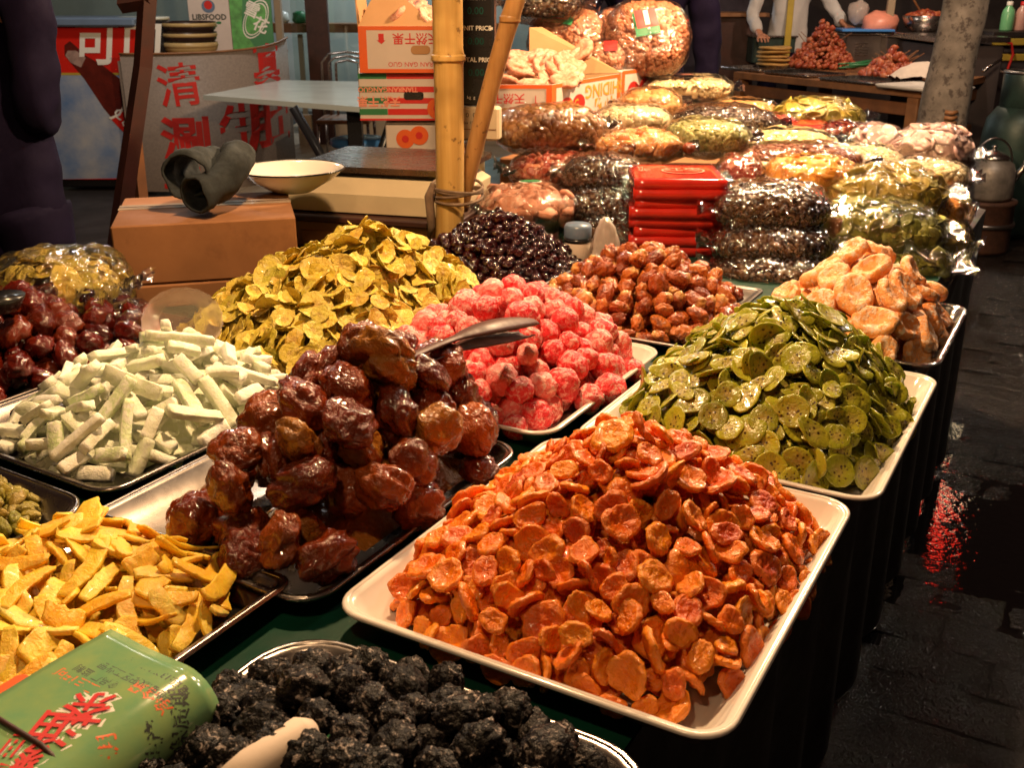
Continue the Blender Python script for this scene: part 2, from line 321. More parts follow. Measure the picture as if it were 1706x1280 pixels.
class Face:
    """a flat surface in the place: local x to the right, local y up, off = proud of it"""
    def __init__(s, o, xd, yd): s.o = Vector(o); s.x = Vector(xd).normalized(); s.y = Vector(yd).normalized(); s.n = s.x.cross(s.y).normalized()
    def p(s, x, y, off=.001): return s.o + s.x * x + s.y * y + s.n * off
    def poly(s, name, pts, mat, parent, off=.001, th=.0008, **k):
        n = len(pts); b = MB(); b.add([s.p(x, y, off - th) for x, y in pts] + [s.p(x, y, off) for x, y in pts],
              [tuple(range(n, 2 * n))] + [(i, (i + 1) % n, n + (i + 1) % n, n + i) for i in range(n)])
        return b.build(name, mat, parent, **k)
    def rect(s, name, x0, x1, y0, y1, mat, parent, off=.001, **k): return s.poly(name, [(x0, y0), (x1, y0), (x1, y1), (x0, y1)], mat, parent, off, **k)
    def disc(s, name, cx, cy, rx, ry, mat, parent, off=.001, n=20): return s.poly(name, [(cx + rx * math.cos(2 * math.pi * i / n), cy + ry * math.sin(2 * math.pi * i / n)) for i in range(n)], mat, parent, off)
    def text(s, name, body, cx, cy, size, mat, parent, off=.002, rot=0, sx=1, shear=0, fn=None, bold=0, spacing=1.0):
        vs, fs = textmesh(body, size, bold, spacing); a = math.radians(rot); b = MB(); out = []
        for v in vs:
            x = v.x * sx + v.y * shear; y = v.y
            X = cx + x * math.cos(a) - y * math.sin(a); Y = cy + x * math.sin(a) + y * math.cos(a)
            out.append(fn(X, Y, off) if fn else s.p(X, Y, off))
        b.add(out, fs); return b.build(name, mat, parent)
_tc = {}
def textmesh(body, size, bold=0, spacing=1.0):
    key = (body, bold, spacing)
    if key not in _tc:
        c = bpy.data.curves.new('t', 'FONT'); c.body = body; c.size = 1; c.align_x = 'CENTER'; c.align_y = 'CENTER'; c.resolution_u = 2; c.offset = bold; c.space_character = spacing
        o = bpy.data.objects.new('t', c); COL.objects.link(o); dg = bpy.context.evaluated_depsgraph_get(); dg.update()
        me = bpy.data.meshes.new_from_object(o.evaluated_get(dg)); _tc[key] = ([v.co.copy() for v in me.vertices], [list(p.vertices) for p in me.polygons])
        bpy.data.objects.remove(o); bpy.data.curves.remove(c); bpy.data.meshes.remove(me)
    v, f = _tc[key]; return [Vector((p.x * size, p.y * size, 0)) for p in v], f
def join_pieces(name, items, mat, kind, parent=None, loc=(0, 0, 0), **k):
    """items: (mesh, matrix) -> one mesh object"""
    VS = []; FS = []; UV = []; LT = []; off = 0; cache = {}
    for me, mt in items:
        if me.name not in cache:
            v = np.empty(len(me.vertices) * 3, dtype=np.float32); me.vertices.foreach_get('co', v); v = v.reshape(-1, 3)
            li = np.empty(len(me.loops), dtype=np.int32); me.loops.foreach_get('vertex_index', li)
            lt = np.empty(len(me.polygons), dtype=np.int32); me.polygons.foreach_get('loop_total', lt)
            uv = np.zeros(len(me.loops) * 2, dtype=np.float32)
            if me.uv_layers: me.uv_layers[0].data.foreach_get('uv', uv)
            cache[me.name] = (v, li, lt, uv)
        v, li, lt, uv = cache[me.name]; mm = np.array(mt, dtype=np.float32)
        VS.append(v @ mm[:3, :3].T + mm[:3, 3]); FS.append(li + off); LT.append(lt); UV.append(uv); off += len(v)
    VS = np.concatenate(VS); FS = np.concatenate(FS); LT = np.concatenate(LT); UV = np.concatenate(UV)
    VS = VS - np.array(loc, dtype=np.float32)
    me = bpy.data.meshes.new(name); me.vertices.add(len(VS)); me.vertices.foreach_set('co', VS.astype(np.float32).ravel())
    me.loops.add(len(FS)); me.loops.foreach_set('vertex_index', FS.astype(np.int32))
    me.polygons.add(len(LT)); st = np.concatenate([[0], np.cumsum(LT)[:-1]]).astype(np.int32); me.polygons.foreach_set('loop_start', st)
    l = me.uv_layers.new(name='UVMap'); l.data.foreach_set('uv', UV)
    me.polygons.foreach_set('use_smooth', np.ones(len(LT), dtype=bool)); me.materials.append(mat); me.update(calc_edges=True); me.validate()
    if parent is not None: return ob(name, me, parent, (0, 0, 0), kind=kind, **k)
    return ob(name, me, None, loc, kind=kind, **k)
# ------------------------------------------------------------------ ground and road
b = MB(); b.add([(-40, -20, -.03), (40, -20, -.03), (40, 60, -.03), (-40, 60, -.03)], [(0, 1, 2, 3)])
M['ground'] = simple('dark_damp_ground', (.035, .028, .025), .5, .3, 3, 0, .5, 25)
b.build('ground', M['ground'], kind='structure')
M['slab'] = simple('wet_paving_stone', (.019, .014, .012), .14, .35, 9, 0, 1.0, 75, spec=.7)
M['slab'].node_tree.nodes['Bump'].inputs['Distance'].default_value = .016
def slabmesh(s):
    nx, ny = 16, 10; L, Wd = .236, .136; vs = []; fs = []
    for j in range(ny + 1):
        for i in range(nx + 1):
            x = (i / nx - .5) * L; y = (j / ny - .5) * Wd; e = min(i, nx - i, j, ny - j)
            z = noise.noise(Vector((x * 9, y * 9, s * 7.3))) * .007 + noise.noise(Vector((x * 42, y * 42, s * 3.1))) * .0035 + noise.noise(Vector((x * 110, y * 110, s))) * .0016 - (.005 if e == 0 else 0)
            vs.append((x, y, z))
    for j in range(ny):
        for i in range(nx): a = j * (nx + 1) + i; fs.append((a, a + 1, a + nx + 2, a + nx + 1))
    return mk('paving_slab', vs, fs, M['slab'], True)
SL = [slabmesh(i) for i in range(7)]
road = ob('pavement', None, loc=T(2, .8, 0), kind='structure')
slq = Quaternion((0, 0, 1), math.pi / 2 - AZ)
n = 0
cells = []
for j in range(46):
    for i in range(13):
        u = .55 + j * .141; v = -.24 + i * .24 + (.12 if j % 2 else 0); P_ = T(u, v)
        if P_.y < .8 or v > .30 + .30 * u: continue
        cells.append((P_.length, j, i, u, v))
cells.sort(); far_slabs = []
for n, (d_, j, i, u, v) in enumerate(cells):
    q = Quaternion((1, 0, 0), random.gauss(0, .008)) @ Quaternion((0, 1, 0), random.gauss(0, .008)) @ Quaternion((0, 0, 1), math.pi - AZ + (math.pi if random.random() < .5 else 0))
    pd = math.hypot((u - 2.78) / .34, (v + .05) / .22); dz = .0035 - .020 * math.exp(-pd * pd); P_ = T(u, v, dz + random.gauss(0, .001))
    if n < 290: ob('paving_slab', SL[(i * 3 + j * 5) % 7], road, P_ - road.location, q)
    else: far_slabs.append((SL[(i * 3 + j * 5) % 7], Matrix.LocRotScale(P_, q, Vector((1, 1, 1)))))
if far_slabs: join_pieces('far_paving', far_slabs, M['slab'], 'stuff', parent=road, loc=road.location)
b = MB(); b.add([T(0, -1.2, -.0045), T(0, 3, -.0045), T(12, 5, -.0045), T(12, -1.2, -.0045)], [(0, 3, 2, 1)])
b.build('mortar_bed', M['slab'], kind='structure')
m, t, N, L, p = nt('rain_water'); p.inputs['Base Color'].default_value = (.006, .005, .005, 1); p.inputs['Roughness'].default_value = .02
bump(N, L, p, noisen(N, L, 34, 3).outputs[0], .30, .004)
b = MB(); b.add([T(u_ , v_, -.0038) for u_, v_ in ((2.1, -.4), (2.2, .35), (2.7, .55), (3.4, .30), (3.7, -.4))], [(4, 3, 2, 1, 0)])
b.build('puddle', m, kind='structure')
# ------------------------------------------------------------------ the stall table
tb = thing('stall_table', T(2, -1.1), 'long market table under green oilcloth with a black skirt', 'table')
def uvp(l): return [tuple(T(u, v)[:2]) for u, v in l]
b = MB(); b.prism(uvp([(.1, -.275), (.1, -2.05), (3.95, -2.05), (3.95, -1.0), (3.35, -.275)]), .735, ZT - .004); b.build('table_top', M['wood'], tb)
b = MB(); b.prism(uvp([(.09, -.268), (.09, -2.06), (3.96, -2.06), (3.96, -.995), (3.355, -.268)]), ZT - .0035, ZT); b.build('oilcloth', M['green_cloth'], tb)
vs = []; fs = []; n = 90
for i in range(n + 1):
    u = .1 + 3.25 * i / n
    for k, (z, o) in enumerate(((.779, 0), (.70, .002), (.45, .008), (.02, .012))): vs.append(T(u, -.266 + o * math.sin(i * .9) * 1.2, z))
for i in range(n):
    for k in range(3): a = i * 4 + k; fs.append((a, a + 1, a + 5, a + 4))
b = MB(); b.add(vs, fs); b.build('skirt', M['black_cloth'], tb, True)
for u, v in ((.2, -.33), (.2, -1.95), (3.2, -.4), (3.8, -1.95), (1.8, -1.95)): b = MB(); b.box(T(u, v, .367), (.05, .05, .734), -AZ); b.build('leg', M['wood'], tb)
# ------------------------------------------------------------------ trays
def tray(u0, u1, v0, v1, mat, label, z=ZT + .002, h=.030, r=.045, lip=.010, slope=.022, roll=.004, rot=0, rimmat=None):
    c = T((u0 + u1) / 2, (v0 + v1) / 2, z); hu, hv = (u1 - u0) / 2, (v1 - v0) / 2
    th = thing('tray', c, label, 'tray'); ca, sa = math.cos(rot), math.sin(rot)
    def ring(ins, zz):
        return [T(0, 0, zz) + U * (x * ca - y * sa) + V * (x * sa + y * ca) + Vector((c.x, c.y, z)) for x, y in rrect(-hu + ins, hu - ins, -hv + ins, hv - ins, max(.008, r - ins), 7)]
    prof = [(lip + slope, .0), (lip, h - .002), (lip * .2, h - roll), (0, h - roll * .3), (lip * .25, h), (lip, h), (lip + .003, h - .003), (lip + slope + .002, .0025)]
    vs = []; fs = []; n = len(ring(0, 0))
    for ins, zz in prof: vs += ring(ins, zz)
    for i in range(len(prof) - 1):
        for k in range(n): fs.append((i * n + k, i * n + (k + 1) % n, (i + 1) * n + (k + 1) % n, (i + 1) * n + k))
    fs.append(tuple(range(n - 1, -1, -1))); fs.append(tuple(range(7 * n, 8 * n)))
    b = MB(); b.add(vs, fs); o = b.build('basin', mat, th, True)
    # rolled lip as its own piece
    vs = []; fs = []
    base = ring(lip * .35, h)
    m_ = 8
    cc = Vector((c.x, c.y, z))
    for i, q in enumerate(base):
        d = (q - cc); d.z = 0; d.normalize()
        for k in range(m_): tt = 2 * math.pi * k / m_; vs.append(q + d * math.cos(tt) * .0042 + Vector((0, 0, math.sin(tt) * .003 - .001)))
    for i in range(n):
        for k in range(m_): fs.append((i * m_ + k, i * m_ + (k + 1) % m_, ((i + 1) % n) * m_ + (k + 1) % m_, ((i + 1) % n) * m_ + k))
    b = MB(); b.add(vs, fs); b.build('rim', rimmat or mat, th, True)
    return th
S = M['steel']; E = M['white_enamel']
tray(.672, 1.166, -.598, -.180, E, 'chipped white enamel tray heaped with orange apricots', h=.034, r=.04)
tray(1.176, 1.676, -.575, -.158, E, 'white enamel tray under the pile of green kiwi slices', h=.034, r=.04)
tray(1.700, 2.10, -.50, -.165, M['clear_tray'], 'clear plastic tray holding the pale orange fruit slabs', h=.04)
tray(1.16, 1.60, -1.00, -.600, E, 'white enamel tray under the red sugared fruits', h=.03)
tray(.672, 1.125, -.985, -.618, S, 'steel tray with the big glazed brown fruits', h=.026)
tray(1.635, 2.075, -.955, -.562, M['steel_dark'], 'shallow metal tray holding the orange brown dates', h=.024, r=.02)
tray(1.775, 2.20, -1.36, -.985, M['steel_dark'], 'dull metal tray under the black cherries', h=.024, r=.02)
tray(1.17, 1.74, -1.45, -1.03, S, 'steel tray under the tall pile of yellow dried slices', h=.02)
tray(.745, 1.13, -1.39, -.998, S, 'steel tray holding the white sugared melon sticks', h=.026, r=.04, rot=.03)
tray(.20, .703, -1.0, -.664, S, 'steel tray full of yellow mango strips', h=.03, r=.02)
tray(.28, .728, -1.42, -1.005, S, 'round-cornered steel tray of small green raisins', h=.026, r=.05, rot=.03)
tray(.18, .650, -.618, -.215, S, 'steel tray beneath the wrinkled black plums', h=.02, r=.07, rot=0)
tray(.80, 1.34, -1.83, -1.41, M['steel_dark'], 'dark steel tray under the glossy dark red jujubes', h=.02)
# ------------------------------------------------------------------ fruit shapes
def grid_ball(nu, nv, fn, name, mat, uvs=1.0):
    vs = [fn(Vector((0, 0, -1)))]
    for j in range(1, nv):
        ph = math.pi * j / nv - math.pi / 2
        for i in range(nu):
            th = 2 * math.pi * i / nu; vs.append(fn(Vector((math.cos(th) * math.cos(ph), math.sin(th) * math.cos(ph), math.sin(ph)))))
    vs.append(fn(Vector((0, 0, 1)))); fs = []
    for i in range(nu): fs.append((0, 1 + (i + 1) % nu, 1 + i))
    for j in range(nv - 2):
        for i in range(nu): a = 1 + j * nu; fs.append((a + i, a + (i + 1) % nu, a + nu + (i + 1) % nu, a + nu + i))
    a = 1 + (nv - 2) * nu
    for i in range(nu): fs.append((a + i, a + (i + 1) % nu, len(vs) - 1))
    R = max(max(abs(v.x), abs(v.y)) for v in vs)
    return mk(name, vs, fs, mat, True, [(v.x / R / 2 + .5, v.y / R / 2 + .5) for v in vs])
def nz(p, s, k): return noise.noise(Vector(p) * s + Vector((k * 17.3, k * 5.1, k * 9.7)))
def disc_fn(k, R, th, dent=.5, out=.12, bend=.15, wr=.06, sq=1.0, rim=1.0, ridge=0, crease=0):
    rs = random.Random(k * 31 + 5); b1 = rs.uniform(-bend, bend * 1.4); ba = rs.uniform(0, 3.14); fold = rs.uniform(-.4, 1) * bend
    def fn(d):
        rr = math.sqrt(d.x ** 2 + d.y ** 2); a = math.atan2(d.y, d.x)
        # spread rings outwards so that the disc has a flat face and a rounded rim
        r = rr ** 1.0; zz = math.copysign(abs(d.z) ** .75, d.z)
        o = 1 + out * nz((math.cos(a), math.sin(a), 0), 1.3, k) + out * .5 * nz((math.cos(a), math.sin(a), 1), 3.5, k)
        x = math.cos(a) * r * o; y = math.sin(a) * r * o * sq
        prof = (1 - dent * math.exp(-(r / .58) ** 4)) * (1 if r < .98 else 1)
        z = zz * th * prof * rim
        z += wr * nz((x, y, zz * .2), 3.2, k + 3) + wr * .7 * nz((x * 1.0, y, zz * .3), 7, k + 9)
        if crease: q_ = abs(nz((x, y, zz * .3), 3.4, k + 15)) + .6 * abs(nz((x, y, zz * .3), 8, k + 19)); z -= crease * (1 - min(1, q_ * 3.2)) * (1 if zz > 0 else -1)
        if ridge: z += ridge * math.sin(r * 17 + 3 * nz((x, y, 0), 2, k)) * (.3 + .7 * r) * (1 if zz > 0 else -1) * .5
        xa = x * math.cos(ba) + y * math.sin(ba); ya = -x * math.sin(ba) + y * math.cos(ba)
        z += b1 * xa * xa + fold * ya * ya * .6
        return Vector((x * R, y * R, z * R))
    return fn
def ball_fn(k, R, sx=1, sz=1, wr=.08, fr=2.2, wr2=.03, fr2=7, ridged=0, crease=0):
    def fn(d):
        n = 1 + wr * nz(d, fr, k) + wr2 * nz(d, fr2, k + 4)
        if ridged: n -= ridged * (abs(nz(d, 2.6, k + 2)) * 1.2 + abs(nz(d, 5.5, k + 8)) * .8)*-1 ; n -= ridged * .6
        if crease: n -= crease * math.exp(-((d.x * .8 + d.z * .5 + .15 * nz(d, 2, k)) / .13) ** 2)
        return Vector((d.x * R * sx * n, d.y * R * n, d.z * R * sz * n))
    return fn
def strip_mesh(k, L, Wd, H, name, mat, taper=.3, curve=.2, wob=.1, nL=10, rough=.12, box=False):
    """a cut slice: long, flat, slightly bent, ends narrower"""
    rs = random.Random(k * 11 + 3); vs = []; fs = []; c = rs.uniform(-curve, curve); cz = rs.uniform(-curve, curve) * .8; tp = rs.uniform(.3, 1) * taper
    sec = [(-1, -.6), (-.8, -1), (0, -1.05), (.8, -1), (1, -.6), (1, .6), (.8, 1), (0, 1.05), (-.8, 1), (-1, .6)]; m_ = len(sec)
    if box: sec = [(-1, -.84), (-.9, -1), (0, -1), (.9, -1), (1, -.84), (1, .84), (.9, 1), (0, 1), (-.9, 1), (-1, .84)]
    for i in range(nL + 1):
        t = i / nL * 2 - 1; e = 1 - tp * abs(t) ** 2.2
        if i in (0, nL): e *= .90
        for (a, b_) in sec:
            x = t * L / 2 + rough * .3 * L * .1 * nz((t, a, b_), 2, k); y = a * Wd / 2 * e * (1 + wob * nz((t * 2, a, 0), 1.6, k)); z = b_ * H / 2 * (.5 + .5 * e) * (1 + rough * nz((t * 2, a * 2, b_), 2.2, k + 5))
            y += c * L * t * t; z += cz * L * t * t + rough * .25 * H * nz((t * 3, a, 0), 3, k + 6)
            vs.append(Vector((x, y, z)))
    for i in range(nL):
        for j in range(m_): fs.append((i * m_ + j, i * m_ + (j + 1) % m_, (i + 1) * m_ + (j + 1) % m_, (i + 1) * m_ + j))
    fs.append(tuple(range(m_ - 1, -1, -1))); fs.append(tuple(nL * m_ + j for j in range(m_)))
    return mk(name, vs, fs, mat, True, [(v.x / L + .5, v.y / L + .5) for v in vs])
def variants(make, n): return [make(i) for i in range(n)]
SH = {}
SH['apricot'] = [variants(lambda k, a=a: grid_ball(a[0], a[1], disc_fn(k, .0188 * (1 + .15 * math.sin(k * 2.3)), .30, dent=.56, out=.22, bend=.22 if k % 3 else .42, wr=.08, sq=1 - .26 * (k % 3) / 2, ridge=.05, crease=.06), 'dried_apricot', M['apricot']), 10) for a in ((36, 22), (14, 8))]
SH['kiwi'] = [variants(lambda k, a=a: grid_ball(a[0], a[1], disc_fn(k + 40, .0225 * (1 + .18 * math.sin(k * 1.7)), .115, dent=.25, out=.10, bend=.16 if k % 4 else .6, wr=.04, sq=1 - .52 * (k % 3) / 2, crease=.02), 'kiwi_slice', M['kiwi']), 9) for a in ((28, 14), (14, 6))]
SH['chip'] = [variants(lambda k, a=a: grid_ball(a[0], a[1], disc_fn(k + 80, .0240 * (1 + .24 * math.sin(k * 1.9)), .055, dent=.2, out=.22, bend=.32, wr=.085, sq=1 - .34 * (k % 3) / 2, crease=.05), 'dried_fruit_slice', M['chip']), 10) for a in ((28, 14), (14, 6))]
SH['candy'] = [variants(lambda k, a=a: grid_ball(a[0], a[1], ball_fn(k + 3, .0228 * (1 + .12 * math.sin(k * 2.1)), 1.04, .93, .14, 1.6, .05, 6, ridged=.06, crease=.06 * (k % 2)), 'sugared_fruit', M['candy']), 8) for a in ((28, 20), (12, 8))]
SH['date'] = [variants(lambda k, a=a: grid_ball(a[0], a[1], ball_fn(k + 13, .0160 * (1 + .14 * math.sin(k * 2.9)), 1.50, .92, .18, 1.8, .08, 5, ridged=.26, crease=.07 * (k % 2)), 'dried_date', M['date']), 8) for a in ((28, 20), (12, 8))]
SH['cherry'] = [variants(lambda k, a=a: grid_ball(a[0], a[1], ball_fn(k + 23, .0108 * (1 + .14 * math.sin(k * 2.9)), 1.1, .95, .2, 1.8, .1, 5, ridged=.2), 'black_cherry', M['cherry']), 6) for a in ((16, 11), (8, 5))]
SH['ring'] = [variants(lambda k, a=a: grid_ball(a[0], a[1], disc_fn(k + 140, .039 * (1 + .16 * math.sin(k * 1.7)), .42, dent=.60, out=.12, bend=.12, wr=.06, sq=.80 - .10 * (k % 3), crease=.02), 'sugared_fruit_slab', M['ring']), 7) for a in ((34, 20), (14, 8))]
SH['brown'] = [variants(lambda k, a=a: grid_ball(a[0], a[1], ball_fn(k + 33, .0385 * (1 + .13 * math.sin(k * 2.1)), 1.04 + .16 * (k % 2), .80 - .06 * (k % 3), .24, 1.6, .06, 4.5, ridged=.12, crease=.24 * (k % 2)), 'glazed_brown_fruit', M['brown']), 9) for a in ((44, 30), (16, 10))]
SH['stick'] = [variants(lambda k, a=a: strip_mesh(k, 0.074 * (1 + .34 * math.sin(k * 2.2)), .0180 * (1 + .22 * math.sin(k * 1.3)), .0125, 'melon_stick', M['stick'], .06, .04, .08, a, .2, box=True), 10) for a in (12, 4)]
SH['raisin'] = [variants(lambda k, a=a: grid_ball(a[0], a[1], ball_fn(k + 53, .0072 * (1 + .14 * math.sin(k * 2.9)), 1.85, .9, .2, 2.0, .12, 5, ridged=.26), 'green_raisin', M['raisin']), 6) for a in ((16, 12), (8, 5))]
SH['mango'] = [variants(lambda k, a=a: strip_mesh(k + 20, 0.062 * (1 + .34 * math.sin(k * 2.2)), .0235 * (1 + .35 * math.sin(k * 1.3)), .0050, 'mango_strip', M['mango'], .60, .14, .25, a, .6, box=True), 10) for a in (14, 4)]
SH['plum'] = [variants(lambda k, a=a: grid_ball(a[0], a[1], ball_fn(k + 63, .0195 * (1 + .14 * math.sin(k * 2.9)), 1.1, .9, .16, 2.0, .08, 6, ridged=.16), 'salted_plum', M['plum']), 8) for a in ((40, 28), (14, 9))]
SH['jujube'] = [variants(lambda k, a=a: grid_ball(a[0], a[1], ball_fn(k + 73, .0225 * (1 + .14 * math.sin(k * 2.9)), 1.2, .88, .2, 1.9, .07, 5, ridged=.18, crease=.08 * (k % 2)), 'glazed_jujube', M['jujube']), 8) for a in ((28, 20), (12, 8))]
# ------------------------------------------------------------------ heaps
CAMV = Vector((0, 0, CAM_H))
def probes(me, n, r):
    """a few points inside a piece that stand for its bulk when it is dropped on the others"""
    v = np.empty(len(me.vertices) * 3, dtype=np.float32); me.vertices.foreach_get('co', v); v = v.reshape(-1, 3).astype(float)
    ln = np.linalg.norm(v, axis=1, keepdims=True); v = v * (1 - np.minimum(r / np.maximum(ln, 1e-5), .9))
    idx = [0]; d = np.linalg.norm(v - v[0], axis=1)
    for _ in range(n - 1): k = int(d.argmax()); idx.append(k); d = np.minimum(d, np.linalg.norm(v - v[k], axis=1))
    return v[idx]
def heap(kind, rect, peak, H, q=1.2, count=500, tilt=.5, label='', cat='', group='', name='', stuffname='', stufflabel='', size=.05, noise_h=.010, z0=ZT + .006, ball=False, pw=2.4, maxind=300, sc=(.85, 1.18), pr=.16, npr=15, best=5, depth=1.5, over=.34, tighten=.70):
    rs = random.Random(hash_(kind)); u0, u1, v0, v1 = rect; pu, pv = peak
    def t_(u, v):
        a = (u - pu) / ((u1 - pu) if u > pu else (pu - u0)); c = (v - pv) / ((v1 - pv) if v > pv else (pv - v0))
        return (abs(a) ** pw + abs(c) ** pw) ** (1 / pw)
    def h_(u, v):
        t = t_(u, v)
        if t >= 1: return 0
        return H * (1 - t ** q) + size * .42 * min(1, (1 - t) * 7) + noise_h * nz((u, v, 0), 1 / (size * 1.5), 3.3) * (1 - t * t)
    def nrm(u, v):
        e = .012; return (T(-(h_(u + e, v) - h_(u - e, v)) / (2 * e), -(h_(u, v + e) - h_(u, v - e)) / (2 * e), 1)).normalized()
    hi, lo = SH[kind]; r = pr * size; PB = [probes(m_, npr, r) for m_ in lo]
    bed = lambda u, v: max(0, h_(u, v) - size * depth)
    G = 96; gu = np.linspace(u0 - .03, u1 + .03, G); gv = np.linspace(v0 - .03, v1 + .03, G)
    Hb = np.array([[bed(min(max(a, u0), u1), min(max(c, v0), v1)) + (max(0, max(u0 - a, a - u1, v0 - c, c - v1)) * 1.2 if kind not in ('plum',) else 0) for c in gv] for a in gu]) + z0
    Un = np.array(U); Vn = np.array(V); SP = np.zeros((count * npr + npr, 3)); ns = 0; placed = []; fails = 0
    rr = (2 * r * tighten) ** 2
    while len(placed) < count and fails < 240:
        bestc = None
        for _ in range(best):
            u = rs.uniform(u0, u1); v = rs.uniform(v0, v1); t = t_(u, v)
            if t > .985: continue
            nn_ = nrm(u, v); k = rs.randrange(len(hi)); s = rs.uniform(*sc)
            if ball: qt = Quaternion((rs.gauss(0, 1), rs.gauss(0, 1), rs.gauss(0, 1), rs.gauss(0, 1))).normalized()
            else:
                nq = (nn_ + Vector((rs.gauss(0, tilt), rs.gauss(0, tilt), rs.gauss(0, tilt * .5)))).normalized()
                qt = nq.to_track_quat('Z', 'Y') @ Quaternion((0, 0, 1), rs.uniform(0, 6.28))
                if rs.random() < .4: qt = qt @ Quaternion((1, 0, 0), math.pi)
            Rm = np.array(qt.to_matrix()); P0 = U * u + V * v; pp = (PB[k] * s) @ Rm.T + np.array((P0.x, P0.y, 0))
            pu_ = pp @ Un; pv_ = pp @ Vn
            iu = np.clip(((pu_ - gu[0]) / (gu[-1] - gu[0]) * (G - 1)).astype(int), 0, G - 1); iv = np.clip(((pv_ - gv[0]) / (gv[-1] - gv[0]) * (G - 1)).astype(int), 0, G - 1)
            z = float((Hb[iu, iv] + r * .8 - pp[:, 2]).max())
            if ns:
                S_ = SP[:ns]; m_ = np.abs(S_[:, 0] - P0.x) < size * 1.5; m_ &= np.abs(S_[:, 1] - P0.y) < size * 1.5; S_ = S_[m_]
                if len(S_):
                    d2 = (S_[None, :, 0] - pp[:, None, 0]) ** 2 + (S_[None, :, 1] - pp[:, None, 1]) ** 2
                    zz = np.where(d2 < rr, S_[None, :, 2] + np.sqrt(np.maximum(rr - d2, 0)) - pp[:, None, 2], -9)
                    z = max(z, float(zz.max()))
            ex = z - z0 - h_(u, v) - size * over
            if bestc is None or ex < bestc[0]: bestc = (ex, k, Vector((P0.x, P0.y, z)), qt, s, pp + np.array((0, 0, z)), t)
        if bestc is None or bestc[0] > 0: fails += 1; continue
        fails = 0; ex, k, P, qt, s, pp, t = bestc; placed.append((k, P, qt, s)); SP[ns:ns + npr] = pp; ns += npr
    # which pieces show from the front of the stall: paint them far to near on a small grid
    cp, sp_ = math.cos(PITCH), math.sin(PITCH); A_ = SP[:ns]; zf = A_[:, 1] * cp - (A_[:, 2] - CAM_H) * sp_; X = 853 + FPX * A_[:, 0] / zf; Y = 640 - FPX * (A_[:, 1] * sp_ + (A_[:, 2] - CAM_H) * cp) / zf
    ids = np.repeat(np.arange(len(placed)), npr); x0, y0 = X.min() - 20, Y.min() - 20; g_ = 3.0; img = np.full((int((Y.max() - y0 + 20) / g_) + 1, int((X.max() - x0 + 20) / g_) + 1), -1); rp = np.maximum(1, FPX * r * 1.35 / zf / g_)
    for i in np.argsort(-zf):
        a, c, w_ = (X[i] - x0) / g_, (Y[i] - y0) / g_, rp[i]; img[max(0, int(c - w_)):int(c + w_) + 1, max(0, int(a - w_)):int(a + w_) + 1] = ids[i]
    cnt = np.bincount(img[img >= 0].ravel(), minlength=len(placed)); order = list(np.argsort(-cnt)); top = set(int(k) for k in order[:maxind] if cnt[k] >= 3); stuff = []
    for n_, (k, P, qt, s) in enumerate(placed):
        if n_ in top: ob(name, hi[k], None, P, qt, s, label=label, cat=cat, group=group)
        else: stuff.append((lo[k] if cnt[n_] < 3 else hi[k], Matrix.LocRotScale(P, qt, Vector((s,) * 3))))
    nu = 26; vs = []; fs = []
    for j in range(nu + 1):
        for i in range(nu + 1):
            u = u0 + (u1 - u0) * i / nu; v = v0 + (v1 - v0) * j / nu; vs.append(T(u, v, max(z0 - .002, z0 + bed(u, v))))
    for j in range(nu):
        for i in range(nu):
            a = j * (nu + 1) + i; qd = (a, a + nu + 1, a + nu + 2, a + 1)
            if max(vs[k].z for k in qd) > z0 + .001: fs.append(qd)
    core = mk('core', vs, fs, M[kind], True, [(.8, .8)] * len(vs)); stuff.append((core, Matrix()))
    join_pieces(stuffname, stuff, M[kind], 'stuff', loc=T(pu, pv, z0), label=stufflabel, cat=cat)
    print('HEAP', kind, 'placed', len(placed), 'shown', len(top), 'fails', fails, flush=True)
def hash_(s): return sum((i + 1) * ord(c) for i, c in enumerate(s))
heap('apricot', (.684, 1.160, -.596, -.186), (.955, -.385), .148, 1.10, 900, .66, 'wrinkled orange dried apricot heaped in the white enamel tray in front', 'dried apricot', 'dried apricots in the front white tray', 'dried_apricot', 'dried_apricot_mass', 'mass of orange dried apricots under the top of the front heap', size=.041, pw=3.4, pr=.10, npr=18, best=6)
heap('kiwi', (1.185, 1.660, -.570, -.172), (1.45, -.350), .155, 1.6, 950, .52, 'green candied kiwi slice with dark seeds in the big green pile', 'kiwi slice', 'green kiwi slices in the white tray', 'kiwi_slice', 'kiwi_slice_mass', 'mass of green candied kiwi slices inside the green pile', size=.039, pw=3.2, pr=.065, npr=18, depth=1.3)
heap('candy', (1.13, 1.62, -1.02, -.600), (1.41, -.80), .124, 1.4, 330, .5, 'round red candied fruit frosted with sugar in the red pile', 'candied fruit', 'red sugared fruits', 'sugared_fruit', 'sugared_fruit_mass', 'mass of red sugared fruits under the red pile', size=.043, ball=True, pr=.26, npr=12)
heap('date', (1.640, 2.07, -.955, -.565), (1.87, -.76), .108, 1.4, 420, .5, 'orange brown dried date in the heap behind the red fruits', 'date', 'dates in the shallow metal tray', 'dried_date', 'dried_date_mass', 'mass of orange brown dates inside their heap', size=.036, ball=True, pr=.24, npr=12)
heap('cherry', (1.775, 2.20, -1.37, -.995), (1.99, -1.17), .124, 1.3, 900, .5, 'small shiny black cherry in the dark heap beside the bamboo post', 'black cherry', 'black cherries', 'black_cherry', 'black_cherry_mass', 'mass of small shiny black cherries in the dark heap', size=.021, ball=True, pr=.34, npr=5, best=3)
